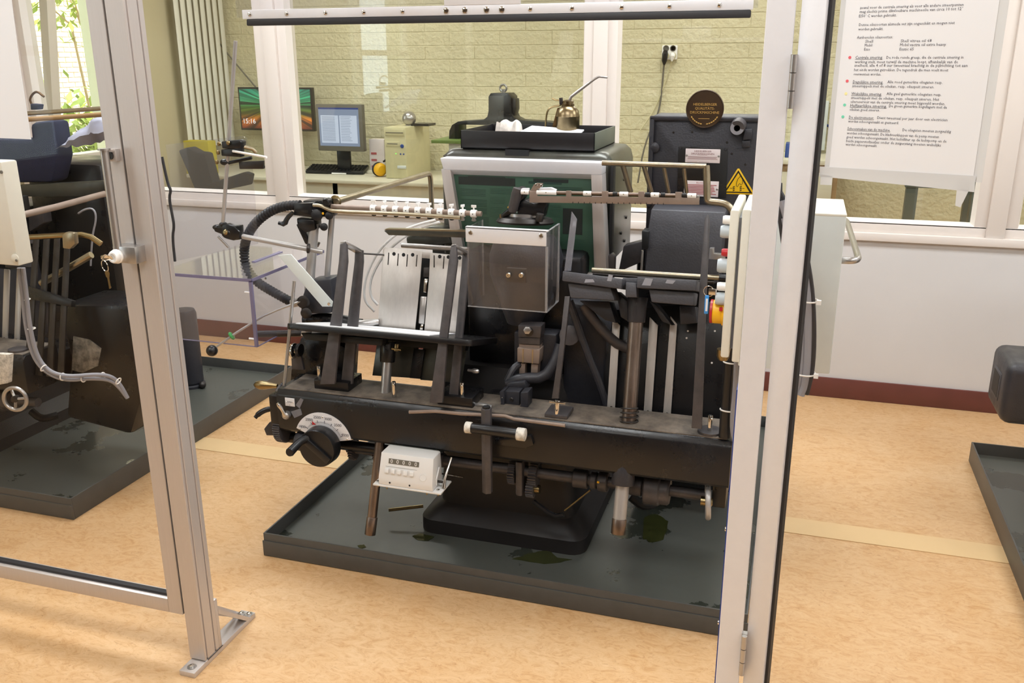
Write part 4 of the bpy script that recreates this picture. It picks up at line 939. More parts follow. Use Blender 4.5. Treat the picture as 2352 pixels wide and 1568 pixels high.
def plate_with_slots(px, nm, holes, slots):
    pl_ = part(B().pl(px, vp, .003), nm, 'plate', .0008)
    for hx, hy in holes: c = PL(hx, hy, vp); B().lathe(c-LN*.0004, -LN, [(.0062, 0), (.0062, .0003)], 18).o('dark_hole_disc', 'blackmat', pl_)  # dark discs and strips on the plate stand in for shaded openings
    for hx, hy, hx2, hy2 in slots:
        a, b = PL(hx, hy, vp-.0006), PL(hx2, hy2, vp-.0006); B().obox((a+b)/2, V((.0016, 0, 0)), (b-a)/2, LN*.0004).o('dark_slot_strip', 'darksteel', pl_)
plate_with_slots([(880, 572), (884, 567), (970, 577), (969, 590), (965, 640), (953, 762), (867, 757)], 'pile_plate', [(905, 583), (927, 585), (948, 585)], [(893, 580, 891, 608), (915, 582, 913, 610), (936, 584, 934, 612), (958, 585, 956, 612)])
plate_with_slots([(988, 580), (1070, 588), (1072, 592), (1058, 770), (974, 764), (985, 640)], 'pile_plate', [(1010, 589), (1030, 590), (1056, 592)], [(997, 586, 997, 614), (1020, 588, 1018, 617)])
part(B().pl([(966, 577), (990, 580), (988, 594), (968, 592)], vp+.001, .003), 'plate_bridge', 'plate', .0006)
part(B().pl([(960, 590), (988, 592), (975, 765), (950, 763)], vp+.04, .02), 'separator_channel', 'blackmat', .002)
part(B().pl([(972, 614), (986, 613), (984, 636), (971, 637)], vp+.005, .02), 'sucker_block', 'darksteel', .003)
part(B().pl([(974, 640), (982, 640), (979, 672), (972, 671)], vp+.004, .012), 'sucker_latch', 'chrome', .002)
part(B().pl([(965, 680), (980, 681), (974, 745), (960, 743)], vp+.006, .02), 'slide_block', 'steel', .004)
part(B().pl([(966, 745), (972, 745), (970, 763), (963, 763)], vp+.002, .01), 'spring_catch', 'chrome', .001)
tp0, tp1 = PL(923, 563, vp+.02), PL(1078, 573, vp+.02); part(B().cyl(tp0, tp1, .0085, n=14), 'top_guide_tube', 'steel')
part(B().cyl(PL(832, 582, vp-.04), PL(882, 585, vp), .003, n=10), 'connecting_pin', 'darksteel')
# lower dark plates under the table
part(B().pl([(866, 784), (962, 792), (950, 868), (855, 862)], .20, .004), 'lower_pile_plate', 'hood', .001)
part(B().pl([(972, 792), (1072, 800), (1060, 880), (965, 872)], .20, .004), 'lower_pile_plate', 'hood', .001)
part(B().pl([(950, 800), (975, 803), (965, 870), (940, 868)], .19, .012), 'rack_bar', 'black', .002)
for k in range(5): part(B().pl([(958, 812+k*6), (966, 809+k*6), (966, 812+k*6), (958, 815+k*6)], .1885, .003), 'rack_tooth', 'darksteel')
part(B().pl([(768, 766), (1072, 788), (1068, 806), (775, 786)], .17, .03), 'table_under_frame', 'blackmat', .003)
part(B().pl([(690, 764), (880, 778), (876, 794), (700, 780)], .06, .04), 'table_rib', 'blackmat', .003)
# inverted-U side guides
def uguide(px_f, px_b, vf, vb, nm):
    """front leg, rear leg (pixel outlines) and the bridge that joins their tops"""
    t = part(B().pl(px_f, vf, .012), nm, 'iron', .0015)
    B().pl(px_b, vb, .012).o('rear_leg', 'iron', t, bev=.0015)
    a, b = [PL(*p, vf) for p in px_f[:2]], [PL(*p, vb) for p in px_b[:2]]
    wv = max(q.dot(LW) for q in a)
    x0_, x1_ = min(a[0].x, a[1].x), max(a[0].x, a[1].x)
    B().prism([a[0], a[1], b[1], b[0]], -LW*.008).o('bridge', 'steel', t, bev=.001)
    return t
uguide([(781, 556), (795, 552), (797, 600), (768, 882), (735, 882), (765, 700), (778, 600)], [(815, 575), (832, 574), (833, 600), (808, 882), (783, 880), (803, 690), (814, 600)], .035, .09, 'left_side_guide')
uguide([(1036, 562), (1047, 560), (1050, 600), (1028, 770), (1016, 925), (986, 925), (1010, 760), (1030, 600)], [(1062, 578), (1076, 578), (1078, 610), (1062, 770), (1052, 915), (1030, 915), (1046, 760), (1060, 610)], .012, .07, 'right_side_guide')
def base_block(pxs, y0, y1, nm):
    a, b = P(pxs[0], 895, y0), P(pxs[1], 895, y0)
    return part(B().box((a.x, y0, zt_b+.009), (b.x, y1, zt_b+.042)), nm, 'black', .003)
base_block((722, 800), 2.44, 2.54, 'guide_base'); base_block((1003, 1085), 2.425, 2.53, 'guide_base')
def pin(px, py0, py1, y, nm='clamp_pin'):
    a, b = P(px, py1, y), P(px, py0, y); a.x = b.x
    pn = part(B().cyl(a, b, .0068, n=16), nm, 'chrome', .001)
    B().lathe(b+V((.003, -.007, -.008)), (.5, -1, 0), [(.0035, 0), (.0035, .004), (.002, .006)], 10).o('cross_pin', 'chrome', pn); return pn
pin(732, 840, 876, 2.47); pin(904, 876, 912, 2.44); pin(1061, 878, 914, 2.44); pin(1632, 953, 992, 2.44)
part(B().lathe(P(1075, 850, 2.5), (1, -.05, 0), [(.005, 0), (.005, .012), (.0085, .020), (.0085, .03), (.005, .037)], 14), 'small_lever', 'steel')
# ---- delivery side: casting, rod, strips, back plate
vd = .0
def dcast(px, v, th, nm, m='castgrey', bev=.003): return part(B().pl(px, v, th), nm, m, bev)
c1 = dcast([(1292, 622), (1430, 640), (1427, 664), (1291, 645)], 0, .22, 'delivery_table'); c2 = dcast([(1463, 636), (1600, 644), (1597, 668), (1462, 661)], 0, .22, 'delivery_table')
part(B().pl([(1430, 638), (1465, 638), (1463, 655), (1432, 655)], .05, .17), 'table_bridge', 'castgrey', .002)
part(B().pl([(1437, 648), (1461, 650), (1463, 683), (1436, 682)], .012, .04), 'table_nose', 'castgrey', .003)
part(B().pl([(1304, 650), (1402, 658), (1412, 690), (1310, 684)], .02, .10), 'lower_lip', 'castgrey', .004)
part(B().pl([(1490, 664), (1596, 672), (1592, 702), (1496, 694)], .02, .10), 'lower_lip', 'castgrey', .004)
for px in ([(1330, 690), (1400, 692), (1415, 742), (1390, 735)], [(1415, 668), (1440, 690), (1446, 740), (1425, 728)], [(1490, 690), (1508, 700), (1545, 748), (1520, 738)], [(1560, 702), (1598, 704), (1602, 742), (1562, 745)]):
    part(B().pl(px, .12, .08), 'table_rib', 'blackcast', .004)
for px in (([(1345, 641), (1362, 641), (1366, 648), (1342, 649)]), ([(1398, 630), (1408, 632), (1404, 646), (1394, 645)]), ([(1482, 638), (1500, 640), (1494, 656), (1474, 655)]), ([(1532, 642), (1552, 644), (1545, 652), (1528, 650)])):
    part(B().pl(px, -.0012, .001), 'worn_patch', 'cable')
part(B().cyl(PL(1464, 690, .1)+LW*.01, PL(1461, 740, .1)-LW*.0, .030, .026, n=22), 'table_socket', 'blackcast', .002)
part(B().cyl(PL(1444, 972, .1), PL(1461, 735, .1), .0215, n=20), 'delivery_rod', 'rodsteel')
part(B().cyl(PL(1432, 1090, .105), PL(1420, 1222, .105), .0205, n=20), 'delivery_rod_lower', 'rodgrey')
a_ = PL(1420, 1190, .105); part(B().cyl(PL(1423, 1190, .105), PL(1420, 1225, .105), .0222, n=20), 'rod_end_sleeve', 'rodsteel', .001)
a_ = PL(1432, 1090, .105); part(B().cyl(a_-LW*.03, a_+LW*.06, .034, n=18), 'rod_guide', 'blackcast', .003)
spr = B(); base = PL(1444, 975, .1); hp = []
for k in range(60): an = k*2*math.pi/15; hp.append(base + V((.0265*math.cos(an), 0, 0)) + LN*(.0265*math.sin(an)) + LW*(k*.0009))
part(spr.tube(hp, .0022, 6), 'coil_spring', 'darksteel')
part(B().pl([(1410, 712), (1660, 690), (1690, 700), (1690, 1010), (1385, 985), (1386, 860)], .235, .006), 'delivery_back_plate', 'black', .001)
for px in ([(1407, 732), (1424, 747), (1410, 975), (1392, 973)], [(1492, 728), (1511, 747), (1494, 985), (1476, 983)], [(1540, 726), (1555, 744), (1538, 990), (1520, 988)]):
    s_ = part(B().pl(px, .215, .006), 'delivery_strip', 'plate', .0008)
    cxp = sum(p[0] for p in px[2:])/2; B().lathe(PL(cxp+3, px[2][1]-40, .2145), -LN, [(.0042, 0), (.0042, .002), (.002, .002), (.002, .0008)], 12).o('strip_screw', 'darksteel', s_)
for px, py in ((1580, 760), (1577, 776), (1642, 760), (1635, 833)): B().lathe(PL(px, py, .2345), -LN, [(.003, 0), (.003, .001)], 10).o('rivet', 'white', PRS)
part(B().pl([(1313, 485), (1325, 503), (1311, 622), (1296, 622)], .045, .004), 'delivery_guide_blade', 'smoke', .0006)
part(B().pl([(1297, 680), (1309, 680), (1300, 760), (1282, 915), (1267, 915), (1284, 800)], .03, .014), 'delivery_guide', 'iron', .0015)
part(B().pl([(1619, 500), (1626, 492), (1630, 505), (1622, 700), (1612, 985), (1588, 983), (1608, 640)], .03, .010), 'delivery_guide', 'iron', .0015)
a, b = P(1252, 950, 2.43), P(1305, 960, 2.43)
part(B().box((a.x, 2.42, zt_b+.009), (b.x, 2.50, zt_b+.022)), 'guide_foot', 'iron', .003)
tq = P(1282, 925, 2.43)
tpn = part(B().cyl(P(1279, 950, 2.43), P(1281, 918, 2.43), .0085, n=16), 'clamp_pin', 'chrome', .001)
B().cyl(P(1262, 922, 2.425), P(1299, 926, 2.425), .0035, n=10).o('cross_pin', 'chrome', tpn)
a, b = P(1598, 995, 2.43), P(1660, 1003, 2.43)
part(B().lathe(((a.x+b.x)/2, 2.45, zt_b+.009), (0, 0, 1), [(.035, 0), (.035, .008), (.028, .010)], 22), 'guide_foot', 'iron')
# ---- rods and T handle at the front of the beam
part(B().tube([P(940, 946, 2.378), P(1000, 944, 2.378), P(1060, 950, 2.378), P(1160, 955, 2.378), P(1180, 962, 2.378), P(1298, 977, 2.378)], .0055, 10), 'long_release_rod', 'brownsteel')
hx = P(1118, 1035, 2.36)
part(B().hexrod(V((hx.x, 2.362, P(1118, 937, 2.362).z)), V((hx.x, 2.362, P(1124, 1130, 2.362).z)), .0165), 'hexagon_bar', 'iron', .0008)
part(B().hexrod(V((hx.x, 2.362, P(1118, 937, 2.362).z)), V((hx.x, 2.362, P(1118, 933, 2.362).z)), .012), 'hexagon_socket', 'blackmat')
hz0, hz1 = P(1072, 981, 2.34), P(1204, 998, 2.34)
th1 = part(B().cyl(hz0, hz1, .0145, .0165, n=20), 't_handle', 'blackplastic', .001)
dx = (hz1-hz0).normalized()
B().cyl(hz0-dx*.004, hz0+dx*.016, .0175, n=20).o('taped_end', 'whitetape', th1, bev=.002); B().cyl(hz1-dx*.022, hz1+dx*.004, .0195, n=20).o('taped_end', 'whitetape', th1, bev=.002)
part(B().pp([(1135, 1010), (1220, 1000), (1225, 1022), (1205, 1030), (1135, 1022)], 2.385, .02), 'handle_bracket', 'black', .003)
# ---- knuckle and yoke above the beam, centre
part(B().pp([(1160, 898), (1193, 900), (1193, 936), (1160, 934)], 2.49, .05), 'knuckle_block', 'blackcast', .002)
for px in ([(1147, 900), (1158, 897), (1158, 930), (1152, 950), (1143, 948), (1150, 925)], [(1195, 902), (1213, 900), (1212, 945), (1200, 958), (1184, 955), (1195, 930)]):
    kp = part(B().pp(px, 2.48, .05), 'knuckle_cheek', 'blackcast', .003)
screw(P(1175, 917, 2.49), (0, -1, 0), .007, PRS, 'darksteel', 'pivot_bolt'); screw(P(1153, 913, 2.48), (0, -1, 0), .002, PRS); screw(P(1198, 941, 2.48), (0, -1, 0), .003, PRS, 'brass')
part(B().cyl(P(1150, 946, 2.5), P(1205, 951, 2.5), .016, n=16), 'pivot_roll', 'black')
part(B().tube([P(1165, 880, 2.56), P(1200, 868, 2.56), P(1250, 868, 2.58), P(1275, 830, 2.6), P(1285, 790, 2.62)], [.016, .018, .018, .016, .014], 12, 1), 'yoke_arm', 'blackcast')
part(B().tube([P(1165, 875, 2.56), P(1180, 845, 2.58), P(1195, 835, 2.6)], .012, 10, 1), 'yoke_arm', 'blackcast')
part(B().pp([(1165, 880), (1205, 876), (1212, 892), (1195, 902), (1160, 900)], 2.53, .04), 'yoke_head', 'blackcast', .005)
yq = 2.585
part(B().pp([(1190, 747), (1243, 749), (1241, 776), (1190, 774)], yq, .05), 'die_top_block', 'iron', .002)
part(B().pp([(1191, 775), (1240, 776), (1240, 792), (1191, 789)], yq+.006, .045), 'die_spacer', 'iron', .001)
part(B().pp([(1192, 790), (1240, 793), (1239, 805), (1192, 802)], yq+.010, .04), 'die_spacer', 'brownsteel', .001)
part(B().pp([(1188, 799), (1240, 803), (1238, 836), (1188, 831)], yq-.004, .05), 'die_clamp', 'brownsteel', .002)
part(B().pp([(1200, 800.5), (1202.5, 801), (1202, 833), (1199.5, 832.5)], yq-.005, .002), 'copper_strip', 'goldtube'); part(B().pp([(1222, 802), (1225, 802.5), (1224, 835), (1221, 834.5)], yq-.005, .002), 'copper_strip', 'goldtube')
part(B().pp([(1193, 834), (1206, 835), (1205, 866), (1192, 865)], yq+.005, .03), 'die_leg', 'brownsteel', .001); part(B().pp([(1220, 836), (1236, 837), (1234, 868), (1219, 867)], yq+.005, .03), 'die_leg', 'brownsteel', .001)
bc = P(1214, 757, yq)
hb_ = part(B().lathe(bc+V((.001, 0, -.006)), (0, -1, 0), [(.015, 0), (.015, .003), (.012, .003)], 22), 'bolt_washer', 'darksteel')
B().hexrod(bc+V((0, -.003, 0)), bc+V((0, -.016, .002)), .0125).o('hex_bolt', 'steel', hb_, bev=.0008)
part(B().pp([(1120, 905), (1150, 905), (1150, 935), (1120, 930)], 2.56, .05), 'guide_casting', 'black', .004)
part(B().tube([P(1085, 930, 2.45), P(1110, 928, 2.45), P(1130, 935, 2.44)], .006, 8, 1), 'small_hook', 'steel')
# ---- shafts, gears and drums below the beam
ysh = 2.49
def shp(px): return P(px, 1062+(px-1000)*.093, ysh)
zsh = shp(1200).z
part(B().cyl(V((P(800, 1040, ysh).x, ysh, zsh)), V((P(1630, 1130, ysh).x, ysh, zsh)), .0175, n=18), 'drive_shaft', 'iron')
for px, r, w_, nt2 in ((815, .035, .016, 22), (868, .028, .014, 20), (1180, .042, .022, 26), (1228, .040, .026, 24)):
    part(B().gear((P(px, 1060, ysh).x, ysh, zsh-.006), (1, 0, 0), r, w_, nt2, .006), 'shaft_gear', 'iron')
part(B().box((P(1190, 1070, ysh).x, 2.455, zsh-.075), (P(1207, 1070, ysh).x, 2.53, zsh+.045)), 'gear_carrier', 'iron', .008)
part(B().gear((P(1222, 1115, ysh).x, ysh-.01, zsh-.052), (1, 0, 0), .030, .024, 20, .006), 'shaft_gear', 'iron')
part(B().cyl((P(1214, 1110, ysh).x, ysh-.01, zsh-.052), (P(1242, 1110, ysh).x, ysh-.01, zsh-.052), .014, n=14), 'gear_stub', 'brass')
for px0, px1, r in ((1012, 1022, .024), (1318, 1352, .030), (1358, 1372, .027), (1376, 1398, .032), (1448, 1478, .03)):
    part(B().lathe((P(px0, 1080, ysh).x, ysh, zsh), (1, 0, 0), [(r*.92, 0), (r, .003), (r, P(px1, 1080, ysh).x-P(px0, 1080, ysh).x-.003), (r*.92, P(px1, 1080, ysh).x-P(px0, 1080, ysh).x)], 20), 'shaft_collar', 'iron')
x_ = P(1480, 1120, ysh).x; part(B().lathe((x_, ysh, zsh-.004), (1, 0, 0), [(.044, 0), (.048, .004), (.048, .045), (.043, .05), (.043, .072), (.038, .078)], 26), 'brake_drum', 'iron')
screw(P(1374, 1107, 2.45), (0, -1, 0), .004, PRS, 'yellow', 'oil_point')
part(B().tube([P(1225, 1150, 2.5), P(1270, 1185, 2.5), P(1295, 1182, 2.5)], .008, 8, 1), 'linkage_rod', 'black'); part(B().cyl(P(1297, 1172, 2.48), P(1356, 1125, 2.48), .003, n=8), 'thin_link', 'brass')
hw = V((P(1626, 1150, 2.44).x, 2.44, P(1626, 1152, 2.44).z))
hwt = part(B().torus(hw, (1, .12, .06), .046, .0085, 32, 10), 'small_handwheel', 'rodgrey')
B().lathe(hw+V((-.02, 0, .0)), (1, 0, 0), [(.014, 0), (.014, .03), (.009, .034)], 16).o('wheel_hub', 'brass', hwt)
for k in range(3): a = k*2*math.pi/3+.4; B().cyl(hw, hw+V((0, .04*math.cos(a), .04*math.sin(a))), .004, n=8).o('wheel_spoke', 'steel', hwt)
part(B().box((P(1640, 1100, 2.5).x, 2.46, .33), (P(1672, 1100, 2.5).x, 2.6, .425)), 'end_bracket', 'black', .004)
part(B().cyl(P(893, 1171, 2.58), P(972, 1162, 2.62), .006, n=10), 'foot_lever', 'brass')
part(B().tube([P(1450, 1140, 2.7), P(1480, 1165, 2.7), P(1510, 1150, 2.75)], .016, 10, 2), 'black_hose', 'blackmat')
part(B().box((P(1375, 1060, 2.6).x, 2.6, .40), (P(1660, 1060, 2.6).x, 2.75, .52)), 'rear_crossbar', 'black', .006)
part(B().box((P(700, 1000, 2.6).x, 2.6, .40), (P(1130, 1000, 2.6).x, 2.75, .50)), 'rear_crossbar', 'black', .006)
# ---- counter
cn0 = P(882, 1110, 2.32)
ct = part(loft([[V((P(870, 1110, 2.32).x, 2.32, P(930, 1120, 2.32).z)), V((P(993, 1110, 2.32).x, 2.32, P(930, 1120, 2.32).z)), V((P(993, 1110, 2.32).x, 2.40, P(930, 1120, 2.32).z)), V((P(870, 1110, 2.32).x, 2.40, P(930, 1120, 2.32).z))],
                [V((P(870, 1110, 2.32).x, 2.32, P(930, 1104, 2.32).z)), V((P(993, 1110, 2.32).x, 2.32, P(930, 1104, 2.32).z)), V((P(993, 1110, 2.32).x, 2.40, P(930, 1104, 2.32).z)), V((P(870, 1110, 2.32).x, 2.40, P(930, 1104, 2.32).z))],
                [V((P(872, 1110, 2.32).x, 2.343, P(930, 1045, 2.343).z)), V((P(991, 1110, 2.32).x, 2.343, P(930, 1045, 2.343).z)), V((P(991, 1110, 2.32).x, 2.40, P(930, 1045, 2.343).z)), V((P(872, 1110, 2.32).x, 2.40, P(930, 1045, 2.343).z))],
                [V((P(876, 1110, 2.32).x, 2.372, P(930, 1038, 2.36).z)), V((P(988, 1110, 2.32).x, 2.372, P(930, 1038, 2.36).z)), V((P(988, 1110, 2.32).x, 2.40, P(930, 1038, 2.36).z)), V((P(876, 1110, 2.32).x, 2.40, P(930, 1038, 2.36).z))]]), 'sheet_counter', 'counter', .004)
q0 = P(930, 1104, 2.32); q1 = P(930, 1045, 2.343); cu_ = V((0, q1.y-q0.y, q1.z-q0.z)).normalized(); cn_ = V((1, 0, 0)).cross(cu_); xl = P(870, 1110, 2.32).x; cw = P(993, 1110, 2.32).x-xl; chh = (V((0, q1.y, q1.z))-V((0, q0.y, q0.z))).length
def CP(u, v_, lift=.0005): return V((xl+cw*u, q0.y, q0.z)) + cu_*(chh*v_) + cn_*lift
def cbox(u0, u1, v0, v1, h, nm, m, par=ct, bev=0): return B().prism([CP(u0, v0), CP(u1, v0), CP(u1, v1), CP(u0, v1)], cn_*h).o(nm, m, par, bev=bev)
win = cbox(.17, .73, .60, .80, .0006, 'number_window', 'darkline')
for k in range(5):
    write('counter_digit', '0', CP(.225+k*.112, .63, .0012), (1, 0, 0), cu_, .017, 'white', win, 'CENTER', lift=.0004)
for k in range(5): cbox(.12+k*.115, .19+k*.115, .22, .40, .006, 'reset_key', 'counter', bev=.001)
cbox(.12, .70, .475, .482, .0003, 'printed_line', 'darkline')
B().lathe(CP(.82, .22), cn_, [(.011, 0), (.011, .0012), (.009, .0012), (.0088, .0006), (.004, .0006)], 24).o('emblem_disc', 'counter', ct)
for u in (.21, .58): B().lathe(V((xl+cw*u, 2.3195, P(930, 1113, 2.32).z)), (0, -1, 0), [(.003, 0), (.003, .0008)], 12).o('screw_hole', 'blackmat', ct)
zc = P(930, 1120, 2.32).z
B().box((xl-.020, 2.318, zc-.007), (xl+cw+.028, 2.41, zc-.0005)).o('counter_base', 'counter', ct, bev=.002)
for x in (xl-.010, xl+cw+.012): B().lathe((x, 2.335, zc), (0, 0, 1), [(.005, 0), (.005, .003), (.003, .004)], 12).o('base_screw', 'chrome', ct); B().cyl((x, 2.335, zc-.018), (x, 2.335, zc-.007), .0028, n=8).o('base_stud', 'brass', ct)
for x in (xl+.012, xl+cw*.82): B().box((x-.002, 2.35, zc-.03), (x+.002, 2.352, zc-.007)).o('bracket_leg', 'brass', ct)
B().prism([V((xl+cw+.0005, 2.345, zc+.01)), V((xl+cw+.0005, 2.345, zc+.03)), V((xl+cw+.0005, 2.37, zc+.06)), V((xl+cw+.0005, 2.376, zc+.06)), V((xl+cw+.0005, 2.352, zc+.028))], (.004, 0, 0)).o('side_cam', 'counter', ct, bev=.001)
B().cyl((xl+cw-.002, 2.358, zc+.018), (xl+cw+.026, 2.358, zc+.018), .004, n=12).o('counter_spindle', 'darksteel', ct)
B().tube([(xl+cw+.024, 2.35, zc+.002), (xl+cw+.026, 2.36, zc+.03), (xl+cw+.034, 2.40, zc+.085)], [.006, .0045, .0035], 12).o('counter_lever', 'chrome', ct)
part(B().cyl(P(1000, 1085, 2.42), P(1064, 1096, 2.42), .0028, n=8), 'counter_link', 'chrome')
# ---- clear shield over the gripper drive
ys_ = 2.50
A, Bq, Cq, Dq = P(1070, 520, ys_), P(1256, 535, ys_), P(1258, 720, ys_), P(1075, 701, ys_)
x0_, x1_, zt2, zb2_ = (A.x+Dq.x)/2, (Bq.x+Cq.x)/2, (A.z+Bq.z)/2, (Cq.z+Dq.z)/2
shd = part(B().box((x0_, ys_, zb2_), (x1_, ys_+.005, zt2)), 'clear_shield', 'shield', .0015)
B().box((x1_-.005, ys_+.005, zb2_), (x1_, ys_+.14, zt2)).o('shield_side', 'shield', shd, bev=.001); B().box((x0_, ys_+.005, zb2_), (x0_+.005, ys_+.14, zt2)).o('shield_side', 'shield', shd, bev=.001)
B().box((x0_-.001, ys_-.004, zt2-.042), (x1_-.003, ys_, zt2+.003)).o('shield_strip', 'alu2', shd, bev=.0008)
B().box((x0_-.001, ys_-.004, zt2), (x1_+.001, ys_+.012, zt2+.004)).o('shield_top_flange', 'alu2', shd)
for b_ in (((x1_-.006, ys_-.0005, zb2_), (x1_+.0006, ys_+.006, zt2-.045)), ((x0_, ys_-.0006, zb2_-.0008), (x1_, ys_+.005, zb2_+.0012)), ((x1_-.005, ys_+.1385, zb2_), (x1_+.0004, ys_+.141, zt2)), ((x1_-.005, ys_, zt2), (x1_+.0004, ys_+.14, zt2+.0015)), ((x0_, ys_+.1385, zb2_), (x0_+.005, ys_+.141, zt2)), ((x1_-.005, ys_, zb2_-.0008), (x1_+.0004, ys_+.14, zb2_+.001))): B().box(*b_).o('shield_edge', 'edgeclear', shd)
for px, py in ((1081, 534), (1243, 541)): screw(P(px, py, ys_-.004), (0, -1, 0), .007, shd, 'chrome')
a, b = P(1163, 615, ys_+.006), P(1208, 650, ys_+.006)
B().box((a.x, ys_+.006, b.z), (b.x, ys_+.02, a.z)).o('shield_bracket', 'darksteel', shd, bev=.001)
for px in (1169, 1198): screw(P(px, 631, ys_-.001), (0, -1, 0), .0088, shd, 'chrome', 'bracket_bolt', .009)
# ---- gripper drive head
hc = P(1200, 560, 2.66)
gax = V((0, .10, 1)).normalized()
part(B().lathe((hc.x, 2.68, .78), gax, [(.055, 0), (.075, .05), (.115, .16), (.118, .22), (.105, .262), (.088, .285)], 32), 'gripper_drive', 'blackcast')
zz = P(1198, 505, 2.68).z
part(B().lathe((hc.x, 2.69, zz-.012), gax, [(.086, 0), (.092, .006), (.082, .018), (.060, .024), (.02, .026)], 32), 'drive_cap', 'darksteel')
part(B().lathe((hc.x, 2.69, zz+.010), gax, [(.062, 0), (.062, .010), (.05, .011)], 32), 'drive_ring', 'steel')
part(B().pp([(1176, 436), (1190, 431), (1200, 434), (1202, 455), (1190, 470), (1182, 485), (1168, 495), (1150, 502), (1148, 494), (1165, 480)], 2.635, .05), 'gripper_bracket', 'black', .005)
part(B().pp([(1186, 470), (1204, 458), (1228, 468), (1244, 462), (1256, 462), (1246, 502), (1225, 494), (1188, 496)], 2.635, .05), 'gripper_head', 'black', .006)
part(B().lathe(P(1186, 447, 2.625), V((-.25, 0, -1)), [(.014, -.02), (.016, 0), (.015, .045), (.011, .055)], 18), 'gripper_damper', 'iron')
part(B().cyl(P(1241, 490, 2.62), P(1238, 508, 2.62), .012, n=16), 'stop_bolt', 'darksteel', .002); part(B().cyl(P(1153, 492, 2.645), P(1153, 500, 2.645), .008, n=14), 'brass_nut', 'brass', .001)
for px, py in ((1177, 443), (1168, 476)): screw(P(px, py, 2.633), (0, -1, 0), .003, PRS, 'yellow', 'oil_point')
# gripper arm, pointing to the right
yg = 2.62
ga = part(B().pp([(1216, 440), (1235, 440), (1234, 450), (1300, 451), (1300, 438), (1312, 438), (1312, 451), (1382, 452), (1382, 439), (1397, 439), (1397, 452), (1466, 453), (1466, 440), (1480, 440), (1480, 453), (1551, 454), (1551, 441), (1567, 441), (1567, 454), (1606, 455), (1606, 470), (1216, 465)], yg-.006, .004), 'gripper_arm', 'brownsteel', .0006)
B().pp([(1216, 441), (1226, 424), (1233, 420), (1247, 421), (1240, 432), (1234, 449)], yg-.002, .004).o('gripper_tab', 'brownsteel', ga, bev=.0006)
nb = B()
for k in range(17): px = 1315+k*13; py = 465+(px-1216)*.0128; nb.pp([(px, py-3), (px+1.4, py-3), (px+1.4, py+1), (px, py+1)], yg-.0066, .001)
nb.o('gripper_notches', 'blackmat', ga)
B().cyl(P(1205, 440, yg), P(1600, 449, yg), .0042, n=12).o('gripper_spindle', 'brownsteel', ga); B().cyl(P(1280, 445.5, yg+.004), P(1600, 453, yg+.004), .0025, n=8).o('spring_wire', 'brass', ga)
for a_, b_ in ((1197, 1215), (1233, 1278), (1340, 1358), (1423, 1443), (1495, 1514), (1579, 1599)):
    p_, q_ = P(a_, 441+(a_-1205)*.022, yg-.002), P(b_, 441+(b_-1205)*.022, yg-.002); sl = B().cyl(p_, q_, .0072, n=16).o('gripper_sleeve', 'whitemetal', ga, bev=.001)
    screw((p_+q_)/2+V((0, -.0072, .001)), (0, -1, 0), .0016, sl, 'brass')
for a_, b_ in ((1408, 1418), (1482, 1493), (1518, 1528), (1566, 1577)): B().cyl(P(a_, 445+(a_-1408)*.02, yg-.002), P(b_, 445+(b_-1408)*.02, yg-.002), .0065, n=10).o('gripper_spring', 'blackmat', ga)
B().pp([(1197, 433), (1214, 433), (1214, 438), (1197, 438)], yg-.002, .014).o('clamp_plate', 'alu2', ga, bev=.001); B().pp([(1234, 432), (1265, 431), (1277, 436), (1277, 438), (1234, 438)], yg-.002, .014).o('clamp_plate', 'alu2', ga, bev=.001)
for px, py in ((1232, 424), (1244, 426)): screw(P(px, py, yg-.003), (0, -1, 0), .004, ga)
B().pp([(1594, 449), (1606, 449), (1606, 461), (1594, 460)], yg-.004, .012).o('end_clamp', 'steel', ga, bev=.001)
# ---- chase with the green printing form
ych = 2.80
T0, T1 = P(1011, 370, ych), P(1383, 384, ych)
zt_c = (P(1030, 364, ych).z+P(1360, 373, ych).z)/2
xb0, xb1 = P(1050, 560, ych).x, P(1388, 600, ych).x
zb_c = .93
def quad(x0, x1, xx0, xx1, z1, z0): return [V((x0, ych, z1)), V((x1, ych, z1)), V((xx1, ych, z0)), V((xx0, ych, z0))]
w1 = .036
cs = part(B().prism(quad(T0.x, T1.x, T0.x+.01, T1.x, zt_c, zt_c-w1), (0, .06, 0)), 'chase_top_bar', 'alu2', .0015)
zi = zt_c-w1
part(B().prism([V((T0.x+.004, ych-.001, zi)), V((T1.x-.004, ych-.001, zi)), V((T1.x-.03, ych+.02, zi-.018)), V((T0.x+.03, ych+.02, zi-.018))], (0, .01, 0)), 'chase_inner_ledge', 'alu2', .001)
part(B().prism([V((T0.x+.002, ych, zi)), V((T0.x+.035, ych, zi)), V((xb0+.03, ych, zb_c)), V((xb0-.01, ych, zb_c))], (0, .06, 0)), 'chase_side_bar', 'alu', .0015)
part(B().prism([V((T1.x-.035, ych, zi)), V((T1.x, ych, zi)), V((xb1+.008, ych, zb_c)), V((xb1-.032, ych, zb_c))], (0, .06, 0)), 'chase_side_bar', 'alu', .0015)
part(B().prism([V((xb0-.01, ych, zb_c)), V((xb1+.008, ych, zb_c)), V((xb1+.008, ych, zb_c-.04)), V((xb0-.01, ych, zb_c-.04))], (0, .06, 0)), 'chase_bottom_bar', 'alu', .0015)
yfm = ych+.022
fm = part(B().prism([V((T0.x+.03, yfm, zi)), V((T1.x-.03, yfm, zi)), V((xb1-.03, yfm, zb_c)), V((xb0+.03, yfm, zb_c))], (0, .01, 0)), 'printing_form', 'formgreen', .0005)
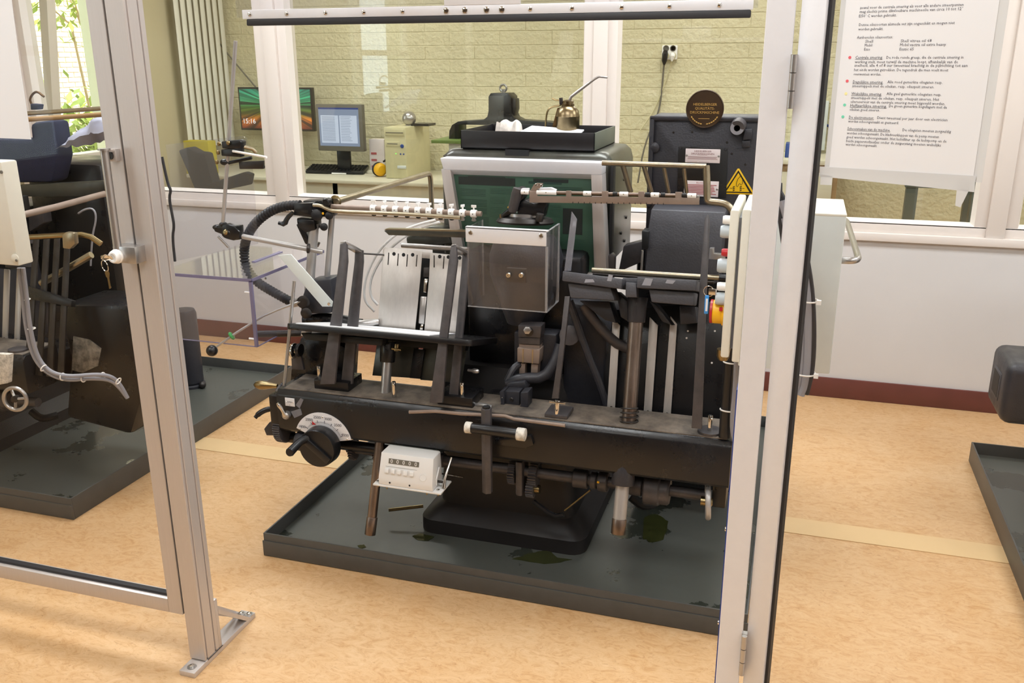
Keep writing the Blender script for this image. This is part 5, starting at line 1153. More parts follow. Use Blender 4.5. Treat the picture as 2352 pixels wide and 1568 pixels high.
def fblock(x0, y0, x1, y1, m='forminkgreen', nm='form_block', h=.0012):
    a, b = P(x0, y0, yfm-h), P(x1, y1, yfm-h); return B().box((a.x, yfm-h, b.z), (b.x, yfm-.0001, a.z)).o(nm, m, fm)
fblock(1053, 405, 1183, 428, 'forminkdark'); fblock(1075, 404, 1160, 413, 'forminkdark', h=.002); fblock(1225, 410, 1305, 420, 'forminkdark', h=.002); fblock(1214, 416, 1290, 424)
fblock(1293, 478, 1337, 539, 'forminkdark', 'form_picture', .002)
def ftext(x0, y0, x1, y1, step=3.6):
    b = B(); y = y0
    while y < y1:
        a_, c_ = P(x0, y, yfm-.0008), P(x1-(random.random()*8 if random.random() < .3 else 0), y+1.5, yfm-.0008); b.box((a_.x, yfm-.0008, c_.z), (c_.x, yfm-.0001, a_.z)); y += step
    b.o('form_text_lines', 'forminkgreen', fm)
for r in ((1058, 434, 1115, 452), (1060, 458, 1118, 474), (1062, 478, 1118, 492), (1064, 498, 1122, 530), (1126, 433, 1184, 446), (1126, 452, 1160, 470), (1126, 476, 1160, 500), (1262, 472, 1288, 500), (1262, 505, 1288, 522), (1312, 550, 1342, 570), (1312, 576, 1330, 590), (1262, 430, 1340, 440), (1310, 602, 1342, 612), (1232, 446, 1285, 456)): ftext(*r)
for px, py in ((1054, 395), (1184, 398), (1207, 399), (1343, 404)): screw(P(px, py, yfm), (0, -1, 0), .004, fm, 'formgreen')
# ---- hood behind the form
hx0, hx1 = P(1028, 350, 2.86).x-.03, P(1396, 400, 2.86).x+.012
zh = P(1200, 345, 2.88).z
hd_ = part(loft([rrect(hx0, hx1, 2.862, 3.27, .95, .03), rrect(hx0, hx1, 2.862, 3.27, zh-.05, .03), rrect(hx0+.006, hx1-.006, 2.868, 3.264, zh-.022, .03), rrect(hx0+.022, hx1-.022, 2.884, 3.248, zh-.004, .03), rrect(hx0+.045, hx1-.045, 2.905, 3.225, zh, .03)]), 'hood', 'hood', ang=50)
part(B().box((P(1160, 355, 2.87).x, 2.872, zh-.020), (P(1214, 355, 2.87).x, 2.93, zh+.0015)), 'hood_opening', 'blackmat')
part(B().box((hx1-.004, 2.858, .95), (hx1+.006, 2.90, zh-.03)), 'hood_edge', 'blackmat', .002)
for y, z in ((3.08, 1.20), (3.14, 1.06), (3.12, .98), (3.05, 1.02)): B().lathe((hx1, y, z), (1, 0, 0), [(.006, 0), (.006, .004), (.003, .005)], 12).o('hood_screw', 'darksteel', hd_)
for px, py in ((1020, 358), (1135, 362), (1256, 366), (1375, 370)): screw(P(px, py, 2.86), (0, -1, .5), .003, PRS, 'darksteel')
part(B().pp([(1392, 590), (1405, 582), (1412, 590), (1410, 640), (1392, 640)], 2.84, .03), 'latch_lug', 'iron', .004)
part(B().pp([(1432, 565), (1482, 552), (1478, 600), (1420, 625)], 2.95, .05), 'brown_cover', 'iron', .004)
# ---- black head frame on the right with plates
yh = 2.95
hxa, hxb = P(1492, 300, yh).x, -.085
zha, zhb = P(1600, 266, yh).z, .93
hf = part(B().prism([V((hxa, yh, zhb)), V((hxb, yh, zhb)), V((hxb, yh, zha)), V((hxa+.012, yh, zha)), V((hxa, yh, zha-.014))], (0, .14, 0)), 'head_frame', 'blackcast', .004)
rim = B(); rw = .016
rim.box((hxa, yh-.010, zhb+.2), (hxa+rw, yh, zha-.004)).box((hxa, yh-.010, zha-rw), (hxb, yh, zha-.001))
part(rim, 'head_rim', 'blackcast', .006)
part(B().lathe(P(1504, 338, yh), (0, -1, 0), [(.016, 0), (.016, .008), (.008, .013)], 16), 'rim_boss', 'blackcast')
pn = part(B().pp([(1558, 336), (1672, 340), (1668, 455), (1555, 450)], yh-.004, .004), 'cover_panel', 'black', .001)
for px, py in ((1563, 339), (1667, 343)): screw(P(px, py, yh-.004), (0, -1, 0), .005, pn, 'blackcast')
for px, py in ((1547, 304), (1590, 303), (1681, 353), (1712, 378), (1670, 327)): screw(P(px, py, yh), (0, -1, 0), .0035, hf, 'darksteel', 'rivet')
# boss
bo = P(1693, 294, yh-.035)
part(B().lathe(V((bo.x+.004, yh, bo.z+.008)), (bo-V((bo.x+.004, yh, bo.z+.008))), [(.023, 0), (.024, .006), (.022, .035), (.0155, .036), (.009, .036), (.009, .028)], 26), 'shaft_boss', 'iron')
B().lathe(bo, (0, -1, 0), [(.0205, -.002), (.0205, .0006), (.010, .0006), (.010, -.002)], 26).o('boss_face', 'cable', PRS)
part(B().pp([(1710, 297), (1728, 296), (1728, 320), (1706, 322)], yh-.025, .025), 'stop_block', 'blackcast', .003); part(B().pp([(1704, 323), (1722, 322), (1724, 338), (1704, 339)], yh-.018, .018), 'stop_block', 'blackcast', .003)
# type plates
def tplate(px, nm): a, b = P(*px[0], yh-.0065), P(*px[1], yh-.0065); return part(B().box((a.x, yh-.0065, b.z), (b.x, yh-.004, a.z)), nm, 'labelwhite', .001), a, b
t1, a, b = tplate(((1575, 341), (1653, 375)), 'type_plate'); cxp = (a.x+b.x)/2; wp = b.x-a.x; hp_ = a.z-b.z
write('plate_text', ['HEIDELBERGER', 'DRUCKMASCHINEN'], V((cxp, yh-.0067, a.z-hp_*.23)), (1, 0, 0), (0, 0, 1), hp_*.185, 'labelink', t1, 'CENTER', 1.0)
write('plate_text', ['AKTIENGESELLSCHAFT'], V((cxp, yh-.0067, a.z-hp_*.46)), (1, 0, 0), (0, 0, 1), hp_*.07, 'labelink', t1, 'CENTER')
fl2 = B()
for r, (u0, u1) in enumerate(((.08, .92), (.08, .9), (.07, .93))): fl2.box((a.x+wp*u0, yh-.0072, a.z-hp_*(.58+r*.08)), (a.x+wp*u1, yh-.0066, a.z-hp_*(.555+r*.08)))
fl2.box((a.x+wp*.06, yh-.0072, b.z+hp_*.06), (a.x+wp*.36, yh-.0066, b.z+hp_*.07)).box((a.x+wp*.4, yh-.0072, b.z+hp_*.06), (a.x+wp*.7, yh-.0066, b.z+hp_*.07)); fl2.o('plate_small_print', 'labelink', t1)
for u in (.04, .96): screw(V((a.x+wp*u, yh-.0065, (a.z+b.z)/2)), (0, -1, 0), .0035, t1, 'steel')
t2, a, b = tplate(((1572, 414), (1649, 453)), 'warning_plate'); cxp = (a.x+b.x)/2; wp = b.x-a.x; hp_ = a.z-b.z
write('plate_text', 'BELANGRIJK', V((cxp, yh-.0067, a.z-hp_*.16)), (1, 0, 0), (0, 0, 1), hp_*.12, 'labelred', t2, 'CENTER')
fl2 = B()
for r in range(7): u = .06+.05*(r % 2); fl2.box((a.x+wp*u, yh-.0072, a.z-hp_*(.28+r*.095)), (a.x+wp*(1-u-.03*(r % 3)), yh-.0066, a.z-hp_*(.235+r*.095)))
fl2.o('plate_small_print', 'labelred', t2)
for u in (.96,): screw(V((a.x+wp*u, yh-.0065, (a.z+b.z)/2)), (0, -1, 0), .0035, t2, 'steel')
# crushing-hazard triangle
def TP(x, y, l=0): return P(x, y, yh-l)
ws = part(B().pp([(1694, 387), (1698, 387), (1732, 443), (1730, 447), (1660, 445), (1659, 442)], yh-.0015, .0015), 'hazard_sticker', 'triyellow', .0003)
B().pp([(1696, 391), (1728, 444), (1663, 442)], yh-.0022, .0006).o('black_border', 'triblack', ws); B().pp([(1696, 397), (1721, 441), (1668, 439.5)], yh-.003, .0007).o('yellow_field', 'triyellow', ws)
hand = [(1701, 404), (1695, 411), (1692, 418), (1691, 427), (1694, 429), (1696, 424), (1699, 421), (1702, 425), (1705, 422), (1706, 415), (1705, 407)]
B().tube([P(x, y, yh-.0036) for x, y in hand], .0008, 5).o('hand_outline', 'triblack', ws)
for xx in ((1683, 1687.5), (1699, 1703.5)):
    for k in range(3): B().pp([(xx[0], 429+k*4), (xx[1], 427+k*4), (xx[1], 429.2+k*4), (xx[0], 431.2+k*4)], yh-.0036, .0006).o('hatched_bar', 'triblack', ws)
for a_, b_ in (((1677, 431.5), (1682, 432.5)), ((1705, 432), (1710, 433))): B().pp([(a_[0], a_[1]), (b_[0], a_[1]+.3), (b_[0], b_[1]+.3), (a_[0], b_[1])], yh-.0036, .0006).o('arrow_dash', 'triblack', ws)
# medallion standing on the head
md = P(1619, 250, yh-.02)
me_ = part(B().lathe(md, (0, -1, 0), [(.057, -.006), (.058, -.004), (.058, .002), (.056, .004), (.054, .0015), (0, .0015)], 48), 'medallion', 'medal')
write('medallion_text', ['HEIDELBERGER', 'QUALITÄTS-', 'DRUCKMASCHINE'], md+V((0, -.0018, .010)), (1, 0, 0), (0, 0, 1), .0108, 'goldprint', me_, 'CENTER', 1.12)
B().box(md+V((-.018, -.0026, -.030)), md+V((.016, -.0016, -.0288))).o('medallion_line', 'goldprint', me_)
for s_ in (-1, 1):
    for k in range(6):
        a = math.radians(-90+s_*(12+k*9)); c = md+V((.046*math.cos(a), -.002, .046*math.sin(a))); t = V((-math.sin(a), 0, math.cos(a)))*s_; n_ = V((math.cos(a), 0, math.sin(a)))
        B().prism([c-t*.004, c+n_*.0022, c+t*.004, c-n_*.0022], (0, -.0006, 0)).o('laurel_leaf', 'goldprint', me_)
# apron in front of the head frame
part(B().prism([V((P(1496, 470, 2.84).x, 2.90, P(1496, 470, 2.9).z)), V((P(1496, 478, 2.84).x, 2.84, P(1496, 480, 2.84).z)), V((P(1490, 520, 2.82).x, 2.815, P(1490, 520, 2.815).z)), V((P(1480, 640, 2.80).x, 2.80, P(1480, 640, 2.80).z)), V((P(1480, 640, 2.80).x, 2.95, P(1480, 640, 2.80).z)), V((P(1496, 470, 2.84).x, 2.95, P(1496, 470, 2.9).z))], (P(1662, 500, 2.82).x-P(1490, 500, 2.82).x, 0, 0)), 'ink_apron', 'castgrey', .004)
part(B().pp([(1474, 530), (1490, 532), (1488, 572), (1474, 572)], 2.80, .06), 'apron_side', 'blackmat', .002); part(B().cyl(P(1476, 575, 2.80), P(1472, 640, 2.80), .004, n=8), 'side_rod', 'steel')
part(B().cyl(P(1360, 620, 2.70), P(1652, 638, 2.70), .0085, n=16), 'delivery_guide_tube', 'goldtube'); part(B().cyl(P(1362, 628, 2.70), P(1640, 648, 2.70), .006, n=12), 'delivery_guide_tube', 'darksteel')
part(B().cyl(P(1652, 638, 2.69), P(1690, 640, 2.69), .013, n=14), 'tube_end', 'blackplastic')
part(B().pp([(1630, 570), (1640, 570), (1640, 582), (1665, 584), (1665, 597), (1628, 595)], 2.70, .02), 'end_clamp', 'steel', .001)
# brass tube rack
yr = 2.72
rk_ = part(B().tube([P(1383, 374, yr), P(1500, 378, yr), P(1622, 382, yr)], .0082, 14), 'tube_rack_rail', 'goldtube')
for a_, b_, r in (((1430, 378), (1448, 440), .0085), ((1478, 379), (1496, 440), .007), ((1524, 380), (1536, 442), .006), ((1570, 381), (1577, 442), .006)):
    p_ = P(*a_, yr); q_ = P(*b_, yr+.06); B().cyl(p_, q_, r, n=12).o('tube_rack_spoke', 'goldtube', rk_)
B().tube([P(1622, 380, yr), P(1624, 420, yr), P(1624, 455, yr), P(1626, 463, yr), P(1650, 464, yr), P(1672, 470, yr), P(1682, 486, yr)], .0105, 14, 2).o('tube_rack_post', 'goldtube', rk_)
# ---- feeder head on the left: post, suction bar, carriage, hose
yf = 2.62
part(B().cyl(P(706, 720, yf+.02), P(722, 512, yf+.02), .016, n=18), 'feeder_post', 'rodgrey'); part(B().cyl(P(745, 720, yf+.05), P(764, 480, yf+.05), .010, n=14), 'feeder_post', 'rodgrey')
cr_ = part(B().pp([(676, 468), (716, 466), (716, 482), (724, 490), (722, 500), (674, 494)], yf-.01, .05), 'feeder_carriage', 'blackplastic', .002)
B().pp([(678, 480), (690, 481), (690, 487), (678, 486)], yf-.0106, .002).o('carriage_slot', 'blackmat', cr_); B().pp([(698, 482), (708, 483), (708, 489), (698, 488)], yf-.0106, .002).o('carriage_slot', 'blackmat', cr_)
part(B().pp([(693, 461), (742, 460), (760, 455), (765, 480), (760, 500), (715, 496)], yf+.02, .05), 'feeder_carriage_rear', 'black', .006)
part(B().cyl(P(728, 494, yf-.02), P(728, 494, yf+.05), .019, n=20), 'carriage_roll', 'blackplastic', .002); part(B().cyl(P(756, 495, yf-.02), P(756, 495, yf+.04), .0135, n=18), 'carriage_roll', 'blackplastic', .002)
part(B().pp([(680, 500), (722, 505), (724, 528), (700, 535), (682, 520)], yf, .05), 'carriage_body', 'black', .006); part(B().cyl(P(744, 521, yf-.01), P(744, 521, yf+.04), .013, n=18), 'carriage_roll', 'blackplastic', .002)
part(B().pp([(679, 515), (690, 515), (712, 555), (728, 560), (722, 572), (700, 560)], yf+.03, .03), 'carriage_foot', 'black', .004)
part(B().tube([P(673, 488, yf-.015), P(660, 500, yf-.02), P(654, 515, yf-.02), P(640, 512, yf-.022)], [.007, .008, .009, .006], 10, 1), 'release_lever', 'blackplastic')
screw(P(742, 490, yf-.02), (0, -1, 0), .004, PRS, 'yellow', 'oil_point')
sb_ = part(B().cyl(P(762, 474, yf), P(1106, 491, yf), .0082, n=16), 'suction_bar', 'brownsteel')
B().tube([P(720, 471, yf-.02), P(736, 472, yf-.022), P(752, 480, yf-.024), P(768, 486, yf-.024), P(900, 490, yf-.024), P(1058, 500, yf-.024)], .0062, 12, 1).o('air_tube', 'goldtube', sb_)
ring0 = None
for k in range(10):
    px = 858+k*25.6; c = P(px, 478.5+k*1.32, yf)
    rg_ = B().cyl(c-V((.009, 0, 0)), c+V((.009, 0, 0)), .0118, n=18).o('suction_clamp', 'whitemetal', sb_, bev=.001)
    B().lathe(c+V((0, -.0116, 0)), (0, -1, 0), [(.0018, 0), (.0018, .0006)], 8).o('clamp_hole', 'blackmat', rg_)
    B().cyl(c+V((0, 0, .010)), c+V((0, 0, .019)), .003, n=8).o('wing_stem', 'whitemetal', rg_)
    wa = 0 if k in (0, 9) else math.radians(62+random.uniform(-15, 15))
    B().obox(c+V((0, 0, .0225)), V((math.cos(wa), math.sin(wa), 0))*.0085, V((-math.sin(wa), math.cos(wa), 0))*.0013, V((0, 0, .0042))).o('wing_nut', 'whitemetal', rg_, bev=.0014)
    B().lathe(c+V((0, 0, -.0105)), (0, 0, -1), [(.006, 0), (.006, .007), (.0075, .008), (.0075, .012), (.004, .014)], 14).o('sucker', 'darksteel' if k < 8 else 'steel', rg_)
# brass rail running back
bx = P(772, 466, yf+.02).x
p2 = PX(988, 397, bx)
part(B().tube([P(772, 463, yf+.02), V((bx, p2.y-.06, p2.z)), V((bx, p2.y-.012, p2.z)), V((bx, p2.y, p2.z-.012)), V((bx, p2.y+.005, p2.z-.06)), V((bx, p2.y+.005, p2.z-.22))], .0105, 14, 1), 'brass_rail', 'goldtube')
part(B().lathe(P(768, 464, yf+.03), (.3, 1, 0), [(.016, 0), (.022, .003), (.022, .009), (.012, .012)], 22), 'rail_flange', 'brass')
part(B().lathe(P(755, 462, yf), (0, -1, 0), [(.013, 0), (.013, .02), (.010, .024)], 18), 'rail_knob', 'blackplastic')
# corrugated hose
hp1 = [P(690, 471, yf+.02), P(655, 472, yf+.02), P(620, 484, yf+.02), P(585, 512, yf+.02), P(566, 545, yf+.03), P(560, 575, yf+.05), P(563, 610, yf+.05), P(585, 645, yf+.04), P(630, 672, yf+.03), P(672, 695, yf+.02)]
pts = [V(p) for p in hp1]
for _ in range(3):
    q = [pts[0]]
    for a, b in zip(pts, pts[1:]): q += [a*.75+b*.25, a*.25+b*.75]
    q.append(pts[-1]); pts = q
dist = [0]
for a, b in zip(pts, pts[1:]): dist.append(dist[-1]+(b-a).length)
N = int(dist[-1]/.0030); res = []; j = 0
for i in range(N+1):
    s_ = dist[-1]*i/N
    while j < len(dist)-2 and dist[j+1] < s_: j += 1
    u = (s_-dist[j])/max(1e-9, dist[j+1]-dist[j]); res.append(pts[j]*(1-u)+pts[j+1]*u)
part(B().tube(res, [(.0168, .0168, .0125, .0125)[i % 4] for i in range(len(res))], 14), 'corrugated_hose', 'rubber', ang=60)
# mechanism under the feeder head
part(B().pp([(706, 645), (760, 640), (765, 700), (760, 720), (690, 722), (690, 690)], yf, .08), 'feeder_gearbox', 'blackcast', .008)
part(B().lathe(P(697, 693, yf-.02), (.3, -1, 0), [(.022, 0), (.022, .005), (.016, .007), (.016, .012)], 20), 'gearbox_cap', 'darksteel'); part(B().lathe(P(704, 718, yf-.02), (.3, -1, 0), [(.018, 0), (.019, .006), (.012, .010)], 20), 'gearbox_cap', 'darksteel')
part(B().pp([(664, 690), (690, 686), (692, 702), (666, 708)], yf-.02, .03), 'lever_fork', 'steel', .002)
part(B().cyl(P(810, 745, 2.62), P(870, 740, 2.66), .013, n=14), 'air_coupling', 'steel', .002)
part(B().tube([P(700, 735, 2.66), P(760, 730, 2.66), P(830, 745, 2.66)], .020, 12, 1), 'black_arm', 'black')
# control lever with ball and green ring
lv = part(B().tube([P(690, 692, yf-.03), P(640, 710, 2.56), P(605, 725, 2.53), P(540, 766, 2.47), P(492, 800, 2.43)], .0042, 10), 'control_lever', 'steel')
B().ball(P(487, 805, 2.425), .0192, 22).o('lever_ball', 'blackplastic', lv)
d_ = (P(492, 800, 2.43)-P(540, 766, 2.47)).normalized(); B().torus(P(532, 771, 2.464), d_, .0095, .0055, 24, 10).o('green_ring', 'green', lv)
# white air tubes
for pts_ in ([(1000, 505), (960, 515), (910, 535), (865, 580), (838, 640), (835, 690), (860, 715)], [(1010, 510), (970, 520), (925, 545), (880, 585), (850, 640), (850, 680), (868, 700)]):
    part(B().tube([P(x, y, 2.78) for x, y in pts_], .0045, 8, 2), 'white_air_tube', 'white')
# second gripper bar lying to the left, behind the shield
part(B().pp([(882, 530), (888, 527), (1072, 532), (1072, 546), (960, 542), (893, 540)], 2.60, .02), 'lower_gripper_bar', 'hood', .001)
part(B().pp([(882, 527), (888, 525), (1072, 529), (1072, 532), (888, 529)], 2.60, .02), 'lower_gripper_edge', 'goldtube')
part(B().pp([(930, 545), (985, 520), (1020, 525), (1040, 560), (935, 570)], 2.80, .1), 'feeder_casting', 'hood', .01)
part(B().pp([(1018, 490), (1038, 488), (1052, 560), (1050, 700), (1030, 700), (1030, 560)], 2.86, .06), 'grey_column', 'hood', .004)
# stand rods with clamps (measuring-stand type)
yv = 2.50
sr = part(B().cyl(P(512, 515, yv), P(541, 94, yv), .0062, n=14), 'stand_rod', 'rodgrey')
B().pp([(508, 325), (548, 321), (554, 326), (552, 342), (510, 341)], yv-.018, .03).o('rod_clamp', 'blackplastic', sr, bev=.003); B().pp([(507, 343), (551, 340), (552, 361), (508, 358)], yv-.016, .026).o('rod_clamp', 'blackplastic', sr, bev=.003)
B().ball(P(516, 372, yv), .013, 16, (1.2, 1, .8)).o('clamp_ball', 'blackplastic', sr)
B().cyl(P(520, 375, yv), P(578, 362, yv+.02), .0055, n=10).o('clamp_arm', 'blackmat', sr)
B().cyl(P(535, 347, yv-.02), P(612, 361, yv-.06), .0038, n=10).o('white_pointer', 'white', sr)
for px, py in ((526, 328), (505, 330), (503, 350), (500, 372)): B().lathe(P(px, py, yv-.018), (-.5, -1, 0), [(.0065, 0), (.007, .004), (.005, .007)], 14).o('clamp_screw', 'brass', sr)
B().tube([P(552, 335, yv), P(580, 342, yv+.02), P(588, 350, yv+.03)], .006, 10).o('cross_rod', 'goldtube', sr)
B().pp([(548, 372), (604, 369), (604, 388), (550, 388)], yv+.01, .01).o('grip_plate', 'darksteel', sr, bev=.001)
hr = part(B().cyl(P(543, 540, yv), P(741, 578, yv+.10), .0085, n=14), 'stand_arm', 'rodgrey')
B().pp([(490, 520), (520, 514), (538, 520), (550, 532), (550, 546), (536, 553), (520, 549), (508, 538), (492, 532)], yv-.012, .024).o('clamp_cheek', 'blackplastic', hr, bev=.004)
B().lathe(P(513, 517, yv), (0, 0, 1), [(.013, -.004), (.013, .006), (.009, .009)], 18).o('rod_collar', 'blackplastic', hr)
B().ball(P(500, 522, yv), .014, 14, (1.3, 1, .7)).o('rod_foot', 'blackplastic', hr); B().ball(P(524, 535, yv), .019, 16, (1.2, 1, 1)).o('clamp_body', 'blackplastic', hr); B().lathe(P(519, 533, yv-.018), (0, -1, .2), [(.008, 0), (.009, .004), (.005, .009)], 14).o('clamp_screw', 'brass', hr)
B().pp([(537, 519), (550, 518), (552, 550), (538, 552)], yv-.008, .024).o('clamp_jaw', 'blackplastic', hr, bev=.003)
B().cyl(P(501, 543, yv-.02), P(525, 568, yv-.02), .004, n=10).o('clamp_handle', 'steel', hr); B().lathe(P(704, 570, yv+.07), (1, .5, -.15), [(.010, 0), (.016, .002), (.016, .010), (.010, .012)], 18).o('arm_collar', 'darksteel', hr)
# clear sheet held by the clamp
part(B().pp([(380, 332), (556, 312), (566, 318), (578, 370), (584, 440), (592, 560), (400, 600), (390, 400)], yv+.03, .003), 'clear_screen', 'acrylic')
# clear feeder box
X1b, Y0b, Y1b, Z0b, Z1b = -1.655, 2.45, 2.93, .692, .915; X0b = -2.02
fb_ = part(B().box((X1b-.005, Y0b, Z0b), (X1b, Y1b, Z1b)), 'clear_guard_box', 'acrylic')
B().box((X0b, Y0b, Z0b), (X1b-.005, Y0b+.005, Z1b)).o('front_panel', 'acrylic', fb_); B().box((X0b, Y0b, Z1b), (X1b, Y1b, Z1b+.005)).o('top_panel', 'acrylic', fb_)
B().box((X1b-.010, Y0b-.001, Z0b), (X1b+.001, Y0b+.007, Z1b)).o('corner_edge', 'acrylicedge', fb_); B().box((X0b, Y0b-.001, Z1b-.004), (X1b+.001, Y0b+.002, Z1b+.006)).o('top_edge', 'acrylicedge', fb_); B().box((X1b-.002, Y0b, Z1b-.004), (X1b+.001, Y1b, Z1b+.006)).o('top_edge', 'acrylicedge', fb_)
B().box((X0b, Y0b-.0005, Z0b-.002), (X1b, Y0b+.005, Z0b)).o('bottom_edge', 'acrylicedge', fb_); B().box((X1b-.005, Y0b, Z0b-.002), (X1b, Y1b, Z0b)).o('bottom_edge', 'acrylicedge', fb_)
B().box((X1b-.14, Y0b+.22, Z1b+.0052), (X1b-.125, Y1b-.08, Z1b+.009)).o('panel_edge', 'acrylicedge', fb_)
for z in (Z1b-.04, Z0b+.025): B().cyl((X1b-.03, Y0b+.003, z), (X1b-.003, Y0b+.003, z), .0035, n=8).o('corner_screw', 'white', fb_)
for k in range(3): B().lathe((X1b, Y0b+.08+k*.16, Z1b-.01), (1, 0, 0), [(.004, 0), (.004, .003)], 10).o('edge_screw', 'chrome', fb_)
ws_ = part(B().pp([(638, 586), (668, 584), (764, 693), (762, 704), (740, 704)], 2.52, .004), 'white_brace_strip', 'boxgrey', .0008)
screw(P(756, 698, 2.52), (0, -1, 0), .006, ws_)
# ---- top tray with the oil can (things of their own)
ty0, ty1 = 2.885, 3.215; tz0 = zh+.001
tL, tR = P(1058, 320, ty0).x, P(1366, 330, ty0).x; tz1 = (P(1060, 299, ty0).z+P(1364, 306, ty0).z)/2
tt = thing('metal_tray', ((tL+tR)/2, 3.05, tz0), 'black sheet metal tray on top of the press hood, holding an oil can', 'tray')
B().box((tL, ty0, tz0), (tR, ty1, tz0+.003)).o('tray_bottom', 'trayblack', tt)
B().box((tL, ty0, tz0), (tR, ty0+.003, tz1)).o('tray_front', 'trayblack', tt, bev=.0006); B().box((tL, ty1-.003, tz0), (tR, ty1, tz1)).o('tray_back', 'trayblack', tt, bev=.0006)
B().box((tL, ty0, tz0), (tL+.003, ty1, tz1)).o('tray_side', 'trayblack', tt, bev=.0006); B().box((tR-.003, ty0, tz0), (tR, ty1, tz1)).o('tray_side', 'traygreen', tt, bev=.0006)
yo = 3.06; oz = tz0+.003
oc = P(1304, 300, yo); ob_ = V((oc.x, yo, oz))
can = thing('oil_can', ob_, 'brass oil can with a long bent spout and pump lever on the black tray', 'oil can')
s_ = 1
zsh2 = P(1304, 253, yo).z-oz; zn = P(1304, 245, yo).z-oz; rb_ = (P(1330, 280, yo).x-P(1278, 280, yo).x)/2
B().lathe(ob_, (0, 0, 1), [(rb_*.98, 0), (rb_, .004), (rb_, zsh2-.022), (rb_*1.02, zsh2-.020), (rb_*.98, zsh2-.014), (rb_*.9, zsh2), (rb_*.6, zsh2+.012), (rb_*.5, zsh2+.014)], 32).o('body', 'candull', can)
B().lathe(ob_, (0, 0, 1), [(rb_*.52, zsh2+.012), (rb_*.54, zsh2+.014), (rb_*.54, zsh2+.022), (rb_*.48, zsh2+.023), (rb_*.48, zsh2+.03), (rb_*.25, zsh2+.034)], 24).o('screw_cap', 'candull', can)
B().tube([ob_+V((.0, 0, zsh2+.03)), P(1306, 236, yo), P(1312, 222, yo), P(1330, 208, yo), P(1366, 181, yo), P(1376, 176, yo), P(1395, 178, yo)], [.0055, .0055, .005, .005, .0042, .0036, .003], 12).o('spout', 'steel', can)
B().tube([ob_+V((-.012, 0, zsh2+.026)), P(1285, 243, yo), P(1268, 245, yo), P(1258, 252, yo), P(1254, 270, yo), P(1253, 296, yo)], .0032, 8, 1).o('lever_grip', 'brass', can)
B().pp([(1280, 248), (1284, 247), (1276, 296), (1267, 296)], yo-.008, .012).o('handle_strip', 'bronze', can, bev=.0006)
B().pp([(1284, 225), (1291, 224), (1292, 232), (1300, 240), (1296, 242), (1285, 241)], yo-.006, .010).o('pump_bracket', 'darksteel', can, bev=.0006); B().tube([P(1268, 226, yo), P(1276, 230, yo), P(1288, 231, yo)], .003, 8).o('thumb_lever', 'brass', can)
# rag and papers in the tray
rg0 = P(1165, 292, 3.0); rag = B(); g = 34; vs = []
for i in range(g):
    for j in range(10):
        u, v_ = i/(g-1), j/9; x = P(1135, 295, 2.98).x+u*(P(1196, 295, 2.98).x-P(1135, 295, 2.98).x)
        vs.append(V((x, 2.95+v_*.10, tz0+.004+min(1, 2.6*math.sin(math.pi*u))*min(1, 1.9*math.sin(math.pi*v_))*(.076+.004*math.sin(u*15+v_*5)+.004*math.sin(v_*14-u*8)))))
rag.add(vs, [(i*10+j, (i+1)*10+j, (i+1)*10+j+1, i*10+j+1) for i in range(g-1) for j in range(9)])
rag.add([p-V((0, 0, .0015)) for p in vs], [(i*10+j+1, (i+1)*10+j+1, (i+1)*10+j, i*10+j) for i in range(g-1) for j in range(9)])
rag.o('cleaning_rag', 'rag', label='crumpled whitish cleaning rag in the black tray on the press', cat='rag', ang=60)
a, b = P(1148, 299, ty0+.02), P(1305, 302, ty0+.02)
B().prism([V((a.x, ty0+.012, tz0+.02)), V((b.x, ty0+.012, tz0+.016)), V((b.x+.02, ty0+.16, tz1-.006)), V((a.x+.07, ty0+.16, tz1+.004))], (0, 0, .004)).o('paper_sheets', 'paper', label='loose white paper sheets lying in the tray beside the oil can', cat='paper')
# ================================================================ second press behind the left guard door (only its right half is in view)
def right_half(q):
    if q.type != 'MESH': return True
    if q.parent is PRS:
        w_ = WLOC[q.name]; xs = [v_[0] for v_ in q.bound_box]; return w_.x+max(xs) > -.82 and not q.name.startswith(('head_', 'rear_frame', 'rim_boss', 'shaft_boss', 'stop_block', 'boss_face', 'hood', 'end_bracket', 'small_handwheel', 'delivery_back', 'rivet', 'tube_end', 'end_clamp')) and not q.name.startswith(('clear_shield', 'medallion', 'hazard', 'cover_panel', 'type_plate', 'warning_plate', 'sheet_counter', 'tube_rack', 'gripper_arm', 'printing_form', 'chase', 'ink_apron', 'suction_bar', 'long_release', 'hexagon', 't_handle', 'handle_bracket', 'delivery_guide', 'clamp_pin'))
    return True
P2 = copy_tree(PRS, (-2.52, .03, 0), None, right_half)
P2['label'] = 'dark printing press standing behind the left guard door pane'
def part2(b, name, m, bev=0, **k): return b.o(name, m, P2, bev=bev, **k)
# its own visible fittings
hwc = P(35, 916, 2.28)
wq = part2(B().torus(hwc, (.25, -1, .05), .0405, .0068, 36, 10), 'handwheel', 'steel')
B().lathe(hwc, (.25, -1, .05), [(.012, -.012), (.012, .004), (.007, .006)], 16).o('wheel_hub', 'darksteel', wq)
for k in range(3): a = k*2*math.pi/3+.1; B().cyl(hwc, hwc+V((.038*math.cos(a), .01, .038*math.sin(a))), .005, n=8).o('wheel_spoke', 'steel', wq)
part2(B().pp([(-10, 812), (22, 814), (18, 880), (-10, 885)], 2.3, .02), 'worn_cream_block', 'whitetape', .003)
part2(B().pp([(130, 700), (300, 700), (330, 900), (300, 1000), (150, 960), (160, 820)], 2.62, .25), 'worn_casting', 'black', .02)
part2(B().pp([(168, 772), (205, 780), (232, 800), (225, 840), (190, 856), (165, 850)], 2.617, .004), 'worn_patch', 'wornpaint', .001)
